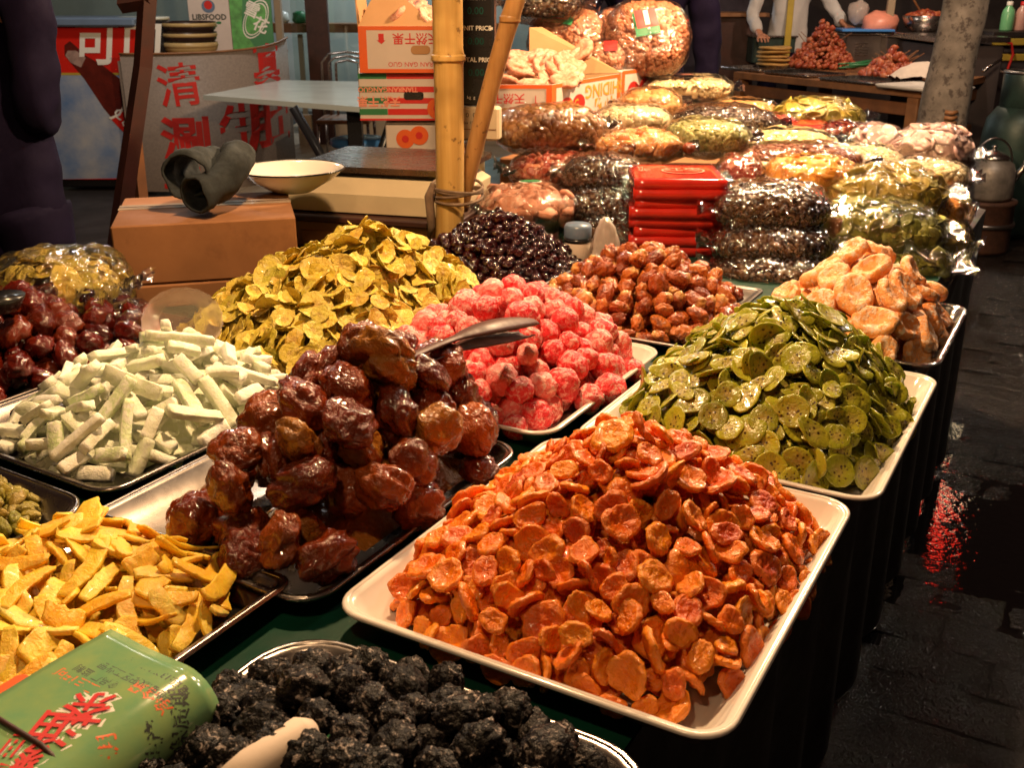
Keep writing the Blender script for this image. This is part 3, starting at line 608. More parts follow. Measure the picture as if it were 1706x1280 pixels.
heap('ring', (1.69, 2.11, -.505, -.180), (1.90, -.33), .135, 1.25, 120, .20, 'pale orange fruit slab dusted with sugar behind the kiwi pile', 'candied fruit', 'pale orange fruit slabs', 'sugared_fruit_slab', 'sugared_fruit_slab_mass', 'mass of pale orange fruit slabs inside their pile', size=.066, pr=.16, npr=16, depth=1.2)
heap('brown', (.690, 1.145, -.870, -.618), (.93, -.735), .148, 2.0, 90, .5, 'large glossy brown candied fruit in the tall dark pile', 'candied fruit', 'large glazed brown fruits', 'glazed_brown_fruit', 'glazed_brown_fruit_mass', 'mass of glazed brown fruits inside the tall dark pile', size=.068, pw=3.4, ball=True, z0=ZT + .012, pr=.24, npr=12, depth=1.7, over=.36, best=9, sc=(.80, 1.08))
heap('stick', (.760, 1.17, -1.385, -1.002), (1.00, -1.14), .094, 1.3, 420, .38, 'sugar dusted pale green melon stick in the white pile', 'candied melon', 'white sugared melon sticks', 'melon_stick', 'melon_stick_mass', 'mass of sugar dusted melon sticks inside the white pile', size=.050, pr=.10, npr=18, best=7, depth=1.0)
heap('chip', (1.15, 1.80, -1.50, -1.000), (1.58, -1.20), .155, 1.2, 800, .60, 'thin curled yellow green dried fruit slice in the tall yellow pile', 'dried fruit slice', 'dried yellow green slices', 'dried_fruit_slice', 'dried_fruit_slice_mass', 'mass of curled yellow green dried slices inside the tall pile', size=.046, noise_h=.02, pr=.055, npr=18, depth=1.2)
heap('mango', (.20, .700, -.995, -.675), (.60, -.88), .042, 1.2, 700, .42, 'bright yellow dried mango strip in the steel tray at left', 'dried mango', 'yellow mango strips', 'mango_strip', 'mango_strip_mass', 'mass of yellow mango strips under the top of their heap', size=.042, pr=.075, npr=18, depth=.8)
heap('raisin', (.30, .715, -1.40, -1.015), (.58, -1.15), .042, 1.6, 1300, .5, 'small wrinkled green raisin in the round-cornered steel tray', 'raisin', 'green raisins', 'green_raisin', 'green_raisin_mass', 'mass of small wrinkled green raisins in their steel tray', size=.018, ball=True, pr=.25, npr=6, best=2)
heap('plum', (.13, .645, -.614, -.200), (.46, -.41), .058, 1.9, 420, .5, 'black salted plum with whitish wrinkles in the front heap', 'salted plum', 'wrinkled black plums', 'salted_plum', 'salted_plum_mass', 'mass of wrinkled black plums in the front heap', size=.038, ball=True, pr=.27, npr=12)
heap('jujube', (.82, 1.30, -1.83, -1.38), (1.05, -1.60), .085, 1.4, 300, .5, 'glossy dark red candied jujube in the heap at far left', 'jujube', 'glossy dark red jujubes', 'glazed_jujube', 'glazed_jujube_mass', 'mass of glossy dark red jujubes inside their heap', size=.046, ball=True, pr=.27, npr=12)
# ------------------------------------------------------------------ bags and packets behind the trays
M['bean_red'] = fruit('peanut_skin', [(.50, .17, .08), (.62, .26, .13), (.42, .13, .06)], .45)
M['walnut'] = fruit('walnut_kernel', [(.34, .14, .03), (.46, .21, .05), (.28, .10, .02)], .45)
M['white_nut'] = fruit('pale_nut', [(.74, .58, .34), (.80, .66, .42)], .45)
M['pumpkin'] = fruit('green_pumpkin_seed', [(.34, .32, .10), (.44, .40, .15), (.26, .26, .08)], .4)
M['black_seed'] = fruit('black_seed', [(.03, .018, .014), (.07, .035, .02), (.16, .09, .05)], .3)
M['orange_seed'] = fruit('orange_grain', [(.66, .30, .10), (.74, .38, .14)], .5)
M['yellow_seed'] = fruit('pale_yellow_grain', [(.90, .70, .30), (.94, .78, .42)], .5)
M['cream_seed'] = fruit('cream_grain', [(.90, .74, .46), (.80, .60, .34)], .5)
M['raisin_dark'] = fruit('dark_raisin_skin', [(.035, .016, .010), (.07, .03, .014), (.13, .055, .02)], .25, coat=.4)
M['raisin_brown'] = fruit('brown_raisin_skin', [(.20, .06, .025), (.30, .10, .04), (.12, .035, .02)], .35)
M['mauve'] = fruit('mauve_dried_slice', [(.60, .40, .38), (.72, .50, .46), (.46, .28, .28)], .5)
M['olive'] = fruit('olive_dried_slice', [(.48, .36, .05), (.60, .44, .08), (.34, .30, .05)], .4)
M['green_sl'] = fruit('green_dried_slice', [(.30, .30, .05), (.42, .40, .07), (.20, .22, .035)], .4)
M['orange_sl'] = fruit('orange_dried_strip', [(.86, .32, .03), (.90, .42, .05)], .4)
M['jujube_red'] = fruit('red_jujube_ring', [(.30, .035, .02), (.42, .07, .03), (.60, .25, .14)], .35)
def cheap(name, R, sx, sz, mat, k=0): return [grid_ball(8, 5, ball_fn(k + i * 3, R * (1 + .2 * math.sin(i * 2.2)), sx, sz, .25, 1.7, .1, 5), name, M[mat]) for i in range(4)]
def cheapdisc(name, R, th, mat, k=0, bend=.5): return [grid_ball(12, 6, disc_fn(k + i * 3, R * (1 + .2 * math.sin(i * 2.2)), th, .3, .3, bend, .1, .8), name, M[mat]) for i in range(4)]
CT = {}
CT['peanut'] = (cheap('bean', .0095, 1.45, .95, 'bean_red'), .0125)
CT['walnut'] = (cheap('kernel', .0125, 1.3, .8, 'walnut', 5), .0150)
CT['white_nut'] = (cheap('nut', .012, 1.3, .8, 'white_nut', 5), .0160)
CT['cashew'] = (cheap('nut', .017, 1.5, .7, 'orange_seed', 5), .0230)
CT['pumpkin'] = (cheap('seed', .0095, 1.5, .6, 'pumpkin', 5), .0125)
CT['black_seed'] = (cheap('seed', .0075, 1.5, .6, 'black_seed', 5), .0105)
CT['orange_seed'] = (cheap('grain', .0065, 1.3, .8, 'orange_seed', 5), .0100)
CT['yellow_seed'] = (cheap('grain', .0065, 1.3, .8, 'yellow_seed', 5), .0100)
CT['cream_seed'] = (cheap('grain', .007, 1.5, .7, 'cream_seed', 5), .0105)
CT['raisin_dark'] = (cheap('raisin', .0095, 1.5, .8, 'raisin_dark', 5), .0135)
CT['raisin_brown'] = (cheap('raisin', .0085, 1.5, .8, 'raisin_brown', 5), .0125)
CT['mauve'] = (cheapdisc('slice', .030, .25, 'mauve', 5), .026)
CT['olive'] = (cheapdisc('slice', .026, .12, 'olive', 5), .022)
CT['green_sl'] = (cheapdisc('slice', .028, .12, 'green_sl', 5), .024)
CT['orange_sl'] = (cheapdisc('slice', .024, .30, 'orange_sl', 5), .022)
CT['jujube_red'] = (cheapdisc('ring', .015, .5, 'jujube_red', 5), .018)
CT['persimmon'] = (cheapdisc('dried_persimmon', .046, .33, 'persimmon', 5, .2), .044)
CT['persimmon_small'] = (cheapdisc('slab', .032, .33, 'ring', 5, .2), .034)
CT['jujube'] = (cheap('jujube', .018, 1.2, .85, 'jujube', 5), .026)
CT['chip'] = (SH['chip'][1], .027)
def spow(a, e): return math.copysign(abs(a) ** e, a)
def bag(px, py, Y, wpx, th, dep, yaw, kind, label, cat='bag', tilt=0, group=None, e=.62, e2=.75, tails=(1, 1), fm='film', zmin=None, wid=None, crink=.006, labelpatch=None, gap=.006, droop=0):
    C = atY(px, py, Y); zf = C.y * math.cos(PITCH) - (C.z - CAM_H) * math.sin(PITCH)
    L = wid or wpx / FPX * zf; A, B, Cc = L / 2, dep / 2, th / 2
    R = Quaternion((0, 0, 1), math.radians(yaw)) @ Quaternion((1, 0, 0), math.radians(tilt))
    th_ = thing('bag_of_' + {'persimmon_small': 'fruit', 'green_sl': 'fruit', 'orange_sl': 'fruit', 'olive': 'fruit', 'mauve': 'fruit', 'chip': 'fruit', 'white_nut': 'nuts', 'cashew': 'nuts', 'walnut': 'nuts', 'peanut': 'nuts', 'persimmon': 'fruit', 'jujube': 'fruit', 'jujube_red': 'fruit', 'raisin_dark': 'raisins', 'raisin_brown': 'raisins'}.get(kind, 'seeds'), C, label, cat, group)
    pc, d0 = CT[kind]; rs = random.Random(int(px * 7 + py)); sd = px * .013 + py * .007
    def surf(d, g=0.0, cr=0.0):
        lump = 1 + .10 * nz(d, 1.4, sd) + (.05 * nz(d, 3.5, sd + 1))
        x = spow(d.x, e) * (A + g) ; y = spow(d.y, e2) * (B + g) * (1 - .18 * abs(d.x) ** 3); z = spow(d.z, e2) * (Cc + g) * lump * (1 - .35 * abs(spow(d.x, e)) ** 4)
        z -= droop * (x / A) ** 2
        v = Vector((x, y, z))
        if cr:
            w = abs(nz(v, 22, sd)) * 1.6 + nz((v.x * 1.5, v.y * .4, v.z * .4), 55, sd + 2) * .8
            v += d * cr * (w + .2)
        return v
    items = []; pts = np.zeros((0, 3)); n = int(1.9 * (A * B * 4 + (A + B) * Cc * 3) / (d0 * d0)); n = min(n, 900); tries = 0; got = 0
    while got < n and tries < n * 4:
        tries += 1
        d = Vector((rs.gauss(0, 1), rs.gauss(0, 1), rs.gauss(0, 1))).normalized()
        s1 = Vector((spow(d.x, 1 / e), spow(d.y, 1 / e2), spow(d.z, 1 / e2)))   # even out the density
        d = (d + s1 * .6).normalized()
        if d.z < -.55: continue
        p = surf(d, -.006 - d0 * .2); pa = np.array(p)
        if len(pts) and (np.sum((pts - pa) ** 2, axis=1)).min() < (d0 * .72) ** 2: continue
        pts = np.vstack([pts, pa]); got += 1
        nn = Vector((d.x / A, d.y / B, d.z / Cc)).normalized()
        nn = (nn + Vector((rs.gauss(0, .3), rs.gauss(0, .3), rs.gauss(0, .3)))).normalized()
        q = nn.to_track_quat('Z', 'Y') @ Quaternion((0, 0, 1), rs.uniform(0, 6.28))
        items.append((rs.choice(pc), Matrix.LocRotScale(R @ p + C, R @ q, Vector((rs.uniform(.8, 1.15),) * 3))))
    core = grid_ball(20, 12, lambda d: R @ surf(d, -.010 - d0 * .45) + C, 'core', pc[0].materials[0]); items.append((core, Matrix()))
    join_pieces('contents', items, pc[0].materials[0], 'stuff', parent=th_, loc=C)
    b = MB(); g = grid_ball(56, 34, lambda d: R @ surf(d, gap, crink), 'x', M[fm]); b.add([v.co for v in g.vertices], [list(f.vertices) for f in g.polygons])
    for sgn, on in zip((-1, 1), tails):          # gathered ends of the film
        if not on: continue
        vs = []; fs = []; nn = 16; mm = 5; tl = min(.05, L * .17)
        for i in range(mm + 1):
            for j in range(nn + 1):
                t = j / nn * 2 - 1; k = i / mm
                wv = (B * (.80 - .30 * k + .45 * k * k)) * t
                vs.append(R @ Vector((sgn * (A * .95 + tl * k), wv, Cc * .10 * (1 - k) + .011 * (.4 + k) * math.sin(t * 14 + k * 2 + sd) + .010 * nz((t * 3, k * 2, 0), 1.5, sd) - droop * 1.1 + tl * .25 * k)))
        for i in range(mm):
            for j in range(nn): a = i * (nn + 1) + j; fs.append((a, a + 1, a + nn + 2, a + nn + 1))
        b.add(vs, fs)
    me = mk('wrapping', b.v, b.f, M[fm], True); ob('wrapping', me, th_)
    if labelpatch:
        for (dx, dz, w, h, rot, mt, off) in labelpatch:      # printed patch that follows the film
            vs = []; fs = []; nn = 8; ca, sa = math.cos(rot), math.sin(rot)
            for i in range(nn + 1):
                for j in range(nn + 1):
                    a = (i / nn - .5) * w; c_ = (j / nn - .5) * h
                    if mt[1] == 'oval':
                        rr = max(abs(a) / (w / 2), abs(c_) / (h / 2), 1e-6); l2 = math.hypot(a / (w / 2), c_ / (h / 2)) or 1; a, c_ = a * rr / l2, c_ * rr / l2
                    x = dx + a * ca - c_ * sa; y = dz + a * sa + c_ * ca
                    xx = max(-.95, min(.95, x)); yy = max(-.95, min(.95, y)); rem = max(.02, 1 - min(.96, abs(xx) ** (1 / e)) ** 2 - min(.96, abs(yy) ** (1 / e2)) ** 2)
                    d = Vector((spow(xx, 1 / e), spow(yy, 1 / e2), math.sqrt(rem))); vs.append(R @ surf(d, gap + .002 + off))
            for i in range(nn):
                for j in range(nn): k = i * (nn + 1) + j; fs.append((k, k + nn + 1, k + nn + 2, k + 1))
            ob('printed_label', mk('printed_label', vs, fs, M[mt[0]], True), th_)
    return th_
# cartons that carry the bags
for i, (u, v, a, l, w, z0, h) in enumerate(((2.62, -.66, .05, .36, .30, ZT, .11), (3.02, -.95, -.04, .40, .40, ZT, .12), (3.02, -.52, .06, .38, .30, ZT, .11), (2.95, -1.42, .02, .36, .40, ZT, .13), (3.42, -1.3, 0, .34, .40, ZT, .17))):
    lb = ['brown carton under the orange strip bag', 'brown carton under the seed bags in the middle of the heap', 'brown carton under the mauve slice bags', 'brown carton under the walnut bag', 'brown carton under the cashew bag at the back'][i]
    t_ = thing('carton', T(u, v, z0 + .001), lb, 'carton'); b = MB(); b.box(T(u, v, z0 + .001 + h / 2), (w, l, h), -AZ + a, .004); b.build('body', M['cardboard'], t_)
    b = MB(); b.box(T(u, v, z0 + .0025 + h), (.05, l * .98, .001), -AZ + a); b.build('tape', M['tape'], t_)
bag(915, 216, 3.05, 186, .125, .20, 18, 'walnut', 'large clear bag of brown walnut kernels leaning toward the bamboo pole', fm='film2', labelpatch=[(.82, .1, .24, .5, 0, ('red_pale', 'oval'), 0)])
bag(988, 238, 3.10, 100, .08, .16, 5, 'walnut', 'smaller bag of brown walnut kernels tucked behind the large one')
bag(1055, 200, 3.40, 125, .085, .18, -4, 'white_nut', 'clear bag of whitish nuts below the upturned carton corner')
bag(1062, 240, 3.0, 150, .07, .20, -3, 'persimmon_small', 'clear bag of pale orange candied fruit pieces above the red packets')
bag(1203, 208, 3.38, 180, .115, .22, -12, 'black_seed', 'plump clear bag of black seeds between green and orange seed bags', fm='film2')
bag(1238, 190, 3.72, 120, .10, .18, -14, 'orange_seed', 'clear bag of small orange grains behind the black seed bag')
bag(1175, 229, 3.06, 142, .10, .19, -8, 'pumpkin', 'clear bag of pale green pumpkin seeds')
bag(1360, 196, 3.62, 146, .12, .20, -4, 'olive', 'clear bag of olive yellow slices at the very back of the heap', fm='film2')
bag(1398, 228, 3.32, 70, .09, .16, -10, 'jujube', 'small bag of dark purple fruit beside the flat red packet')
bag(1312, 238, 3.16, 150, .075, .20, -5, 'yellow_seed', 'clear bag of pale yellow grains in front of the flat red packet')
bag(1332, 266, 2.96, 205, .085, .20, -8, 'raisin_brown', 'long bag of small reddish brown raisins under the yellow grains')
bag(1440, 270, 3.0, 135, .085, .22, -20, 'cream_seed', 'clear bag of cream coloured grains beside the orange strips')
bag(1447, 243, 3.3, 125, .12, .20, -14, 'mauve', 'left one of two clear bags of greyish pink slices', fm='film2')
bag(1550, 256, 3.08, 130, .15, .22, -20, 'mauve', 'right one of two clear bags of greyish pink slices nearest the tree', fm='film2')
bag(1545, 293, 2.86, 125, .08, .20, -12, 'white_nut', 'clear bag of pale nuts under the right pink slice bag')
bag(1350, 294, 2.76, 150, .095, .22, -6, 'orange_sl', 'clear bag of bright orange dried strips')
bag(1284, 348, 2.46, 190, .115, .22, -8, 'raisin_dark', 'top one of three stacked bags of dark raisins', fm='film2', crink=.010)
bag(1286, 405, 2.40, 196, .10, .22, -8, 'raisin_dark', 'middle one of three stacked bags of dark raisins', fm='film2', crink=.008)
bag(1290, 452, 2.34, 200, .09, .22, -8, 'raisin_dark', 'lowest one of three stacked bags of dark raisins', fm='film2', crink=.008)
bag(1470, 322, 2.66, 200, .12, .22, -12, 'olive', 'clear bag of olive brown slices resting on the green slice bag', fm='film2', crink=.009)
bag(1455, 385, 2.46, 215, .125, .22, -10, 'green_sl', 'clear glossy bag of green slices above the pale orange slabs', fm='film2', crink=.011)
bag(1470, 440, 2.40, 215, .10, .22, -10, 'green_sl', 'lower bag of green slices half hidden behind the pale orange slabs', fm='film2', crink=.009)
bag(1575, 352, 2.70, 70, .10, .20, -30, 'orange_sl', 'small bag of red orange pieces at the right edge of the heap', fm='film2')
bag(1560, 410, 2.60, 100, .14, .20, -35, 'olive', 'shadowed bag of dark slices hanging at the table corner', fm='film2')
bag(925, 283, 2.88, 150, .08, .18, 10, 'jujube_red', 'clear bag of maroon jujube rings above the pink persimmons')
bag(1003, 290, 2.74, 132, .09, .19, -4, 'raisin_dark', 'top one of three dark bags left of the red packets', fm='film2')
bag(1003, 340, 2.68, 128, .10, .19, -4, 'raisin_dark', 'middle one of three dark bags left of the red packets', fm='film2')
bag(1012, 392, 2.62, 125, .11, .19, -4, 'raisin_dark', 'lowest one of three dark bags left of the red packets', fm='film2')
bag(882, 345, 2.66, 158, .10, .24, 22, 'persimmon', 'clear bag of pink frosted persimmons with an oval green and white sticker', labelpatch=[(.12, .25, .46, .34, -.2, ('white_print', 'oval'), .003), (.12, .25, .40, .27, -.2, ('green_print', 'oval'), .0045)])
bag(1232, 292, 2.80, 75, .10, .18, -8, 'jujube_red', 'small clear bag of red brown fruit right of the red packets')
bag(1270, 286, 2.92, 70, .08, .18, -8, 'cream_seed', 'small clear bag of whitish seeds between red packets and orange strips')
bag(1146, 146, 3.9, 138, .07, .26, -6, 'cream_seed', 'flat square clear pack of pale seeds with a red oval print', e=.3, e2=.35, labelpatch=[(-.1, .3, .5, .5, 0, ('red_pale', 'oval'), .002)])
bag(1083, 178, 3.60, 105, .11, .18, -14, 'cashew', 'clear bag of golden cashew nuts under the flat seed pack')
bag(1078, 64, 3.92, 138, .13, .27, -4, 'peanut', 'biggest upright bag of pink peanuts with red and green label', tilt=68, group=None, tails=(0, 0), labelpatch=[(-.05, .22, .55, .62, .2, ('green_print', 'sq'), .002), (-.05, .34, .48, .46, .2, ('red_print', 'sq'), .004), (-.05, .34, .10, .36, .2, ('white_print', 'sq'), .006)])
bag(945, 66, 4.0, 128, .13, .24, -12, 'peanut', 'leaning bag of pink peanuts left of the biggest one', tilt=58, tails=(0, 0), labelpatch=[(-.2, .4, .8, .42, -.2, ('green_print', 'sq'), .002), (-.2, .5, .6, .36, -.2, ('red_print', 'sq'), .004)])
bag(1010, 97, 3.86, 64, .09, .12, -8, 'peanut', 'small bag of peanuts squeezed between the two larger ones', tilt=40, tails=(0, 0), labelpatch=[(.2, .1, .6, .7, .1, ('red_print', 'sq'), .003)])
bag(1022, 60, 4.1, 60, .12, .20, -8, 'peanut', 'bag of peanuts standing behind the two labelled ones', tilt=70, tails=(0, 0))
bag(905, 8, 4.0, 130, .12, .22, 6, 'raisin_dark', 'bag of dark raisins lying high behind the leaning bamboo', fm='film2')
bag(98, 480, 1.86, 200, .13, .22, -8, 'chip', 'clear bag of yellow green fruit slices at the left edge', fm='film2', crink=.010, tails=(0, 1))
bag(1300, 212, 3.5, 60, .08, .15, -8, 'jujube_red', 'little bag of reddish pieces left of the flat red packet')
# flat red packet, stack of red packets
def packet(c, w, d, h, yaw, label, group=None, k=0):
    t_ = thing('red_packet', c, label, 'packet', group); b = MB(); vs = []; fs = []
    nx, ny = 10, 8; R = Quaternion((0, 0, 1), yaw); f = []
    for s_ in (-1, 1):
        for j in range(ny + 1):
            for i in range(nx + 1):
                x = (i / nx - .5) * w; y = (j / ny - .5) * d; e_ = min(i, nx - i, j, ny - j)
                z = s_ * (h / 2 * (.93 if e_ == 0 else 1) + .0022 * nz((x, y, s_), 18, k)); f.append(R @ Vector((x * (1 + .012 * nz((y, z, k), 20, k)), y, z)) + c)
    n1 = (nx + 1) * (ny + 1); fs = []
    for j in range(ny):
        for i in range(nx): a = j * (nx + 1) + i; fs.append((a + nx + 1, a + nx + 2, a + 1, a)); fs.append((n1 + a, n1 + a + 1, n1 + a + nx + 2, n1 + a + nx + 1))
    per = [i for i in range(nx + 1)] + [(j + 1) * (nx + 1) - 1 for j in range(1, ny + 1)] + [ny * (nx + 1) + i for i in range(nx - 1, -1, -1)] + [j * (nx + 1) for j in range(ny - 1, 0, -1)]
    for i in range(len(per)): a, b_ = per[i], per[(i + 1) % len(per)]; fs.append((a, b_, b_ + n1, a + n1))
    b.add(f, fs); b.build('box', M['red_shiny'], t_, True)
    g = MB(); # cellophane with a ruffled end on the right
    vs = []; fs = []
    for i in range(5):
        for j in range(13):
            t = j / 12 * 2 - 1; vs.append(R @ Vector((w / 2 + .003 + .030 * i / 4, t * d / 2 * (1 - .12 * i), .011 * math.sin(t * 9 + k) * (i / 4) - .004 * i / 4 + .006 * nz((t, i, k), 1.4, k))) + c)
    for i in range(4):
        for j in range(12): a = i * 13 + j; fs.append((a, a + 1, a + 14, a + 13))
    g.add(vs, fs)
    g.build('cellophane', M['film2'], t_, True); g = MB()
    vs = []; fs = []
    for i in range(4):
        for j in range(13):
            t = j / 12 * 2 - 1; vs.append(R @ Vector((-w / 2 - .003 - .020 * i / 3, t * d / 2 * (1 - .1 * i), .010 * math.sin(t * 11 + k) * (i / 3) + .004 * nz((t, i, k), 1.4, k))) + c)
    for i in range(3):
        for j in range(12): a = i * 13 + j; fs.append((a, a + 13, a + 14, a + 1))
    g.add(vs, fs); g.build('cellophane', M['film2'], t_, True)
    F = Face(c + Vector((0, 0, h / 2 + .0008)), R @ Vector((1, 0, 0)), R @ Vector((0, 1, 0)))
    return t_, F
base = at(1130, 428, ZT + .002); pw_ = 8
names = ['lowest', 'second from bottom', 'third from bottom', 'fourth from bottom', 'fourth from top', 'third from top', 'second from top']
rs = random.Random(4)
for i in range(8):
    c = Vector((base.x + rs.uniform(-.006, .006), base.y + .125 + rs.uniform(-.006, .006), ZT + .014 + i * .0232)); yw = -.06 + rs.uniform(-.04, .04)
    lb = 'topmost red packet with a printed round emblem, on the stack' if i == 7 else 'red glossy packet, ' + names[i] + ' in the red stack'
    if i == 7: yw = -.03
    t_, F = packet(c, .222, .235, .0262, yw, lb, 'stacked red packets', i)
    if i == 7:
        F.disc('printed_emblem', .02, .01, .055, .045, M['red_pale'], t_, .0012, 24); F.disc('printed_emblem', .02, .01, .049, .040, M['red_shiny'], t_, .0022, 24)
        F.text('lettering', '红枣', .02, .012, .05, M['red_pale'], t_, .003); F.text('lettering', '特产', -.075, .03, .035, M['red_pale'], t_, .0015, rot=90)
c = atY(1333, 216, 3.42); t_, F = packet(c, .165, .16, .05, -.12, 'single flat red packet lying among the bags at the back', k=20)
t_.name = 'red_packet'
# small brown ball on the red packets, jar with a blue lid, scrap of plastic
c = atY(1148, 247, 2.90); b = MB(); g = grid_ball(18, 12, ball_fn(5, .017, 1.1, 1, .1), 'x', M['brown']); b.add([v.co + c for v in g.vertices], [list(f.vertices) for f in g.polygons]); b.build('sweet_fruit', M['brown'], None, True, loc=c, label='single brown fruit lying behind the top red packet', cat='fruit')
c = at(962, 408, .86); c.z = ZT + .002; jx = at(962, 415, .82); c.x, c.y = jx.x, jx.y
t_ = thing('jar', c, 'small jar with a grey blue lid behind the black cherries', 'jar')
b = MB(); b.lathe(c, [(.0, 0), (.028, 0), (.031, .006), (.031, .062), (.027, .068)], 24); b.build('body', M['paper_white'], t_, True)
b = MB(); b.lathe(c, [(.032, .066), (.033, .070), (.033, .092), (.029, .099), (0, .101)], 28); b.build('lid', M['bluecap'], t_, True)
b = MB(); b.lathe(c, [(.0322, .058), (.0322, .066)], 24); b.build('band', M['black_plastic'], t_, True)
def scrap(c, w, h, k, label, name='plastic_bag', yaw=0, mt='frost_plastic', flat=.25):
    vs = []; fs = []; n = 18
    for j in range(n + 1):
        for i in range(n + 1):
            a = i / n - .5; d = j / n - .5
            z = h * max(0, 1 - (a * a + d * d) * 4.2) + .05 * w * nz((a * 2, d * 2, 0), 2.2, k) + .16 * h * abs(nz((a, d, 0), 9, k))
            vs.append(Vector((c.x + math.cos(yaw) * a * w - math.sin(yaw) * d * w * .8, c.y + math.sin(yaw) * a * w + math.cos(yaw) * d * w * .8, c.z + max(.001, z))))
    for j in range(n):
        for i in range(n): q = j * (n + 1) + i; fs.append((q, q + 1, q + n + 2, q + n + 1))
    b = MB(); b.add(vs, fs); return b.build(name, M[mt], None, True, loc=c, label=label, cat='plastic bag')
scrap(at(1008, 425, ZT + .02), .085, .09, 3, 'crumpled cloudy plastic scrap between cherries and dates')
scrap(at(205, 545, ZT + .03), .20, .05, 8, 'empty crumpled clear bag behind the clear plastic scoop', mt='film2')
# ------------------------------------------------------------------ tongs, scoop, spoon, green packet
c = atY(785, 588, 1.33); P0 = atY(662, 622, 1.17); P1 = atY(770, 580, 1.33); P2 = atY(885, 552, 1.46)
t_ = thing('serving_tongs', P1, 'dark metal serving tongs lying over the red sugared fruits', 'tongs')
for s_, dz in ((-1, 0), (1, .014)):
    vs = []; fs = []; n = 22; m_ = 8; d = (P2 - P0); L = d.length; d.normalize(); side = d.cross(Vector((0, 0, 1))).normalized(); upv = side.cross(d).normalized()
    for i in range(n + 1):
        t = i / n; w = .0085 if t < .40 else .0085 + .017 * math.sin(min(1, (t - .40) / .60) * math.pi * .93) ** .8
        for j in range(m_ + 1):
            a = (j / m_ - .5) * 2; sc_ = 1 + (.06 * math.sin(t * 70) if t > .5 and abs(a) > .9 else 0)
            z = dz + w * .45 * (1 - a * a) * (1 if s_ > 0 else -.7) + .010 * math.sin(t * math.pi); vs.append(P0 + d * L * t * (1 if s_ > 0 else .96) + side * a * w * sc_ + upv * z)
    for i in range(n):
        for j in range(m_): a = i * (m_ + 1) + j; fs.append((a, a + 1, a + m_ + 2, a + m_ + 1))
    b = MB(); b.add(vs, fs); o = b.build('jaw', M['tong'], t_, True); md = o.modifiers.new('s', 'SOLIDIFY'); md.thickness = .0018
# clear ribbed scoop bowl standing tilted behind the white sticks
c = atY(306, 540, 1.60); R = Quaternion((1, 0, 0), math.radians(50)) @ Quaternion((0, 1, 0), math.radians(8)); b = MB(); vs = []; fs = []; n = 40; pr = [(.0, -.042), (.022, -.040), (.040, -.028), (.052, -.008), (.0575, .012), (.060, .014)]
for r_, z_ in pr:
    for k in range(n):
        a = 2 * math.pi * k / n; rr = r_ * (1 + .012 * math.cos(a * 20)); vs.append(c + R @ Vector((rr * math.cos(a) * 1.08, rr * math.sin(a), z_)))
for i in range(len(pr) - 1):
    for k in range(n): fs.append((i * n + k, i * n + (k + 1) % n, (i + 1) * n + (k + 1) % n, (i + 1) * n + k))
b.add(vs, fs); b.build('plastic_bowl', M['clearplastic'], None, True, loc=c, label='small ribbed clear plastic bowl tipped against the white sticks', cat='bowl')
c = atY(2, 505, 1.58); b = MB(); b.lathe(c, [(.0, -.02), (.025, -.012), (.036, .006), (.038, .012)], 20); b.tube([c + Vector((-.03, .0, .008)), c + Vector((-.12, .05, .05)), c + Vector((-.2, .08, .09))], .005, 8)
b.build('ladle', M['black_plastic'], None, True, loc=c, label='black ladle stuck in the dark red jujubes', cat='ladle')
# green wrapped packet at the bottom left corner
zt = .885; A = at(355, 1128, zt); Bq = at(172, 1082, zt); ax = at(150, 1275, zt) - A; ax.z = 0; ax.normalize()       # the long rounded edge runs along ax
sd_ = Vector((0, 0, 1)).cross(ax).normalized()
if (Bq - A).dot(sd_) < 0: sd_ = -sd_
t_ = thing('green_packet', A + sd_ * .1 + ax * .1 - Vector((0, 0, .03)), 'glossy green printed packet with red Chinese characters at the bottom left', 'packet')
rad = .034; Wt = .125; Ln = .27
prof = [(Wt, 0), (Wt * .66, .0015), (Wt * .33, .002)] + [(.030 - rad * math.sin(a), rad * (math.cos(a) - 1)) for a in [math.radians(i * 15) for i in range(0, 13)]] + [(Wt * .5, -2 * rad), (Wt, -2 * rad)]
def pk(s, l, off=0):       # s: distance across from the rounded edge (negative wraps down), l: along the edge
    if s >= .03: x, z, nx_, nz_ = s, 0, 0, 1
    else:
        a = (.03 - s) / rad; x, z, nx_, nz_ = .030 - rad * math.sin(a), rad * (math.cos(a) - 1), -math.sin(a), math.cos(a)
    return A + ax * l + sd_ * (x + nx_ * off) + Vector((0, 0, z + nz_ * off + .0025 * nz((s, l, 0), 14, 2)))
vs = []; fs = []; n = 24; ss = [Wt - i * (Wt - .03) / 14 for i in range(15)] + [.03 - rad * math.pi * i / 14 for i in range(1, 15)]
for i in range(n + 1):
    for s in ss: vs.append(pk(s, Ln * i / n + .006 * nz((s * 9, i > n / 2, 0), 1, 4)))
    vs.append(A + ax * (Ln * i / n) + sd_ * Wt + Vector((0, 0, -2 * rad)))
m_ = len(ss) + 1
for i in range(n):
    for j in range(m_ - 1): a = i * m_ + j; fs.append((a, a + 1, a + m_ + 1, a + m_))
b = MB(); b.add(vs, fs); o = b.build('wrapper', M['packet_green'], t_, True); md = o.modifiers.new('s', 'SOLIDIFY'); md.thickness = .0012
vs = [v + Vector((0, 0, 0)) for v in []]
b = MB(); vs = []; fs = []
for l in (.004, Ln - .004):
    for s in ss: vs.append(pk(s, l, -.002))
    vs.append(A + ax * l + sd_ * (Wt - .002) + Vector((0, 0, -2 * rad + .002)))
fs = [tuple(range(m_)), tuple(range(2 * m_ - 1, m_ - 1, -1))]
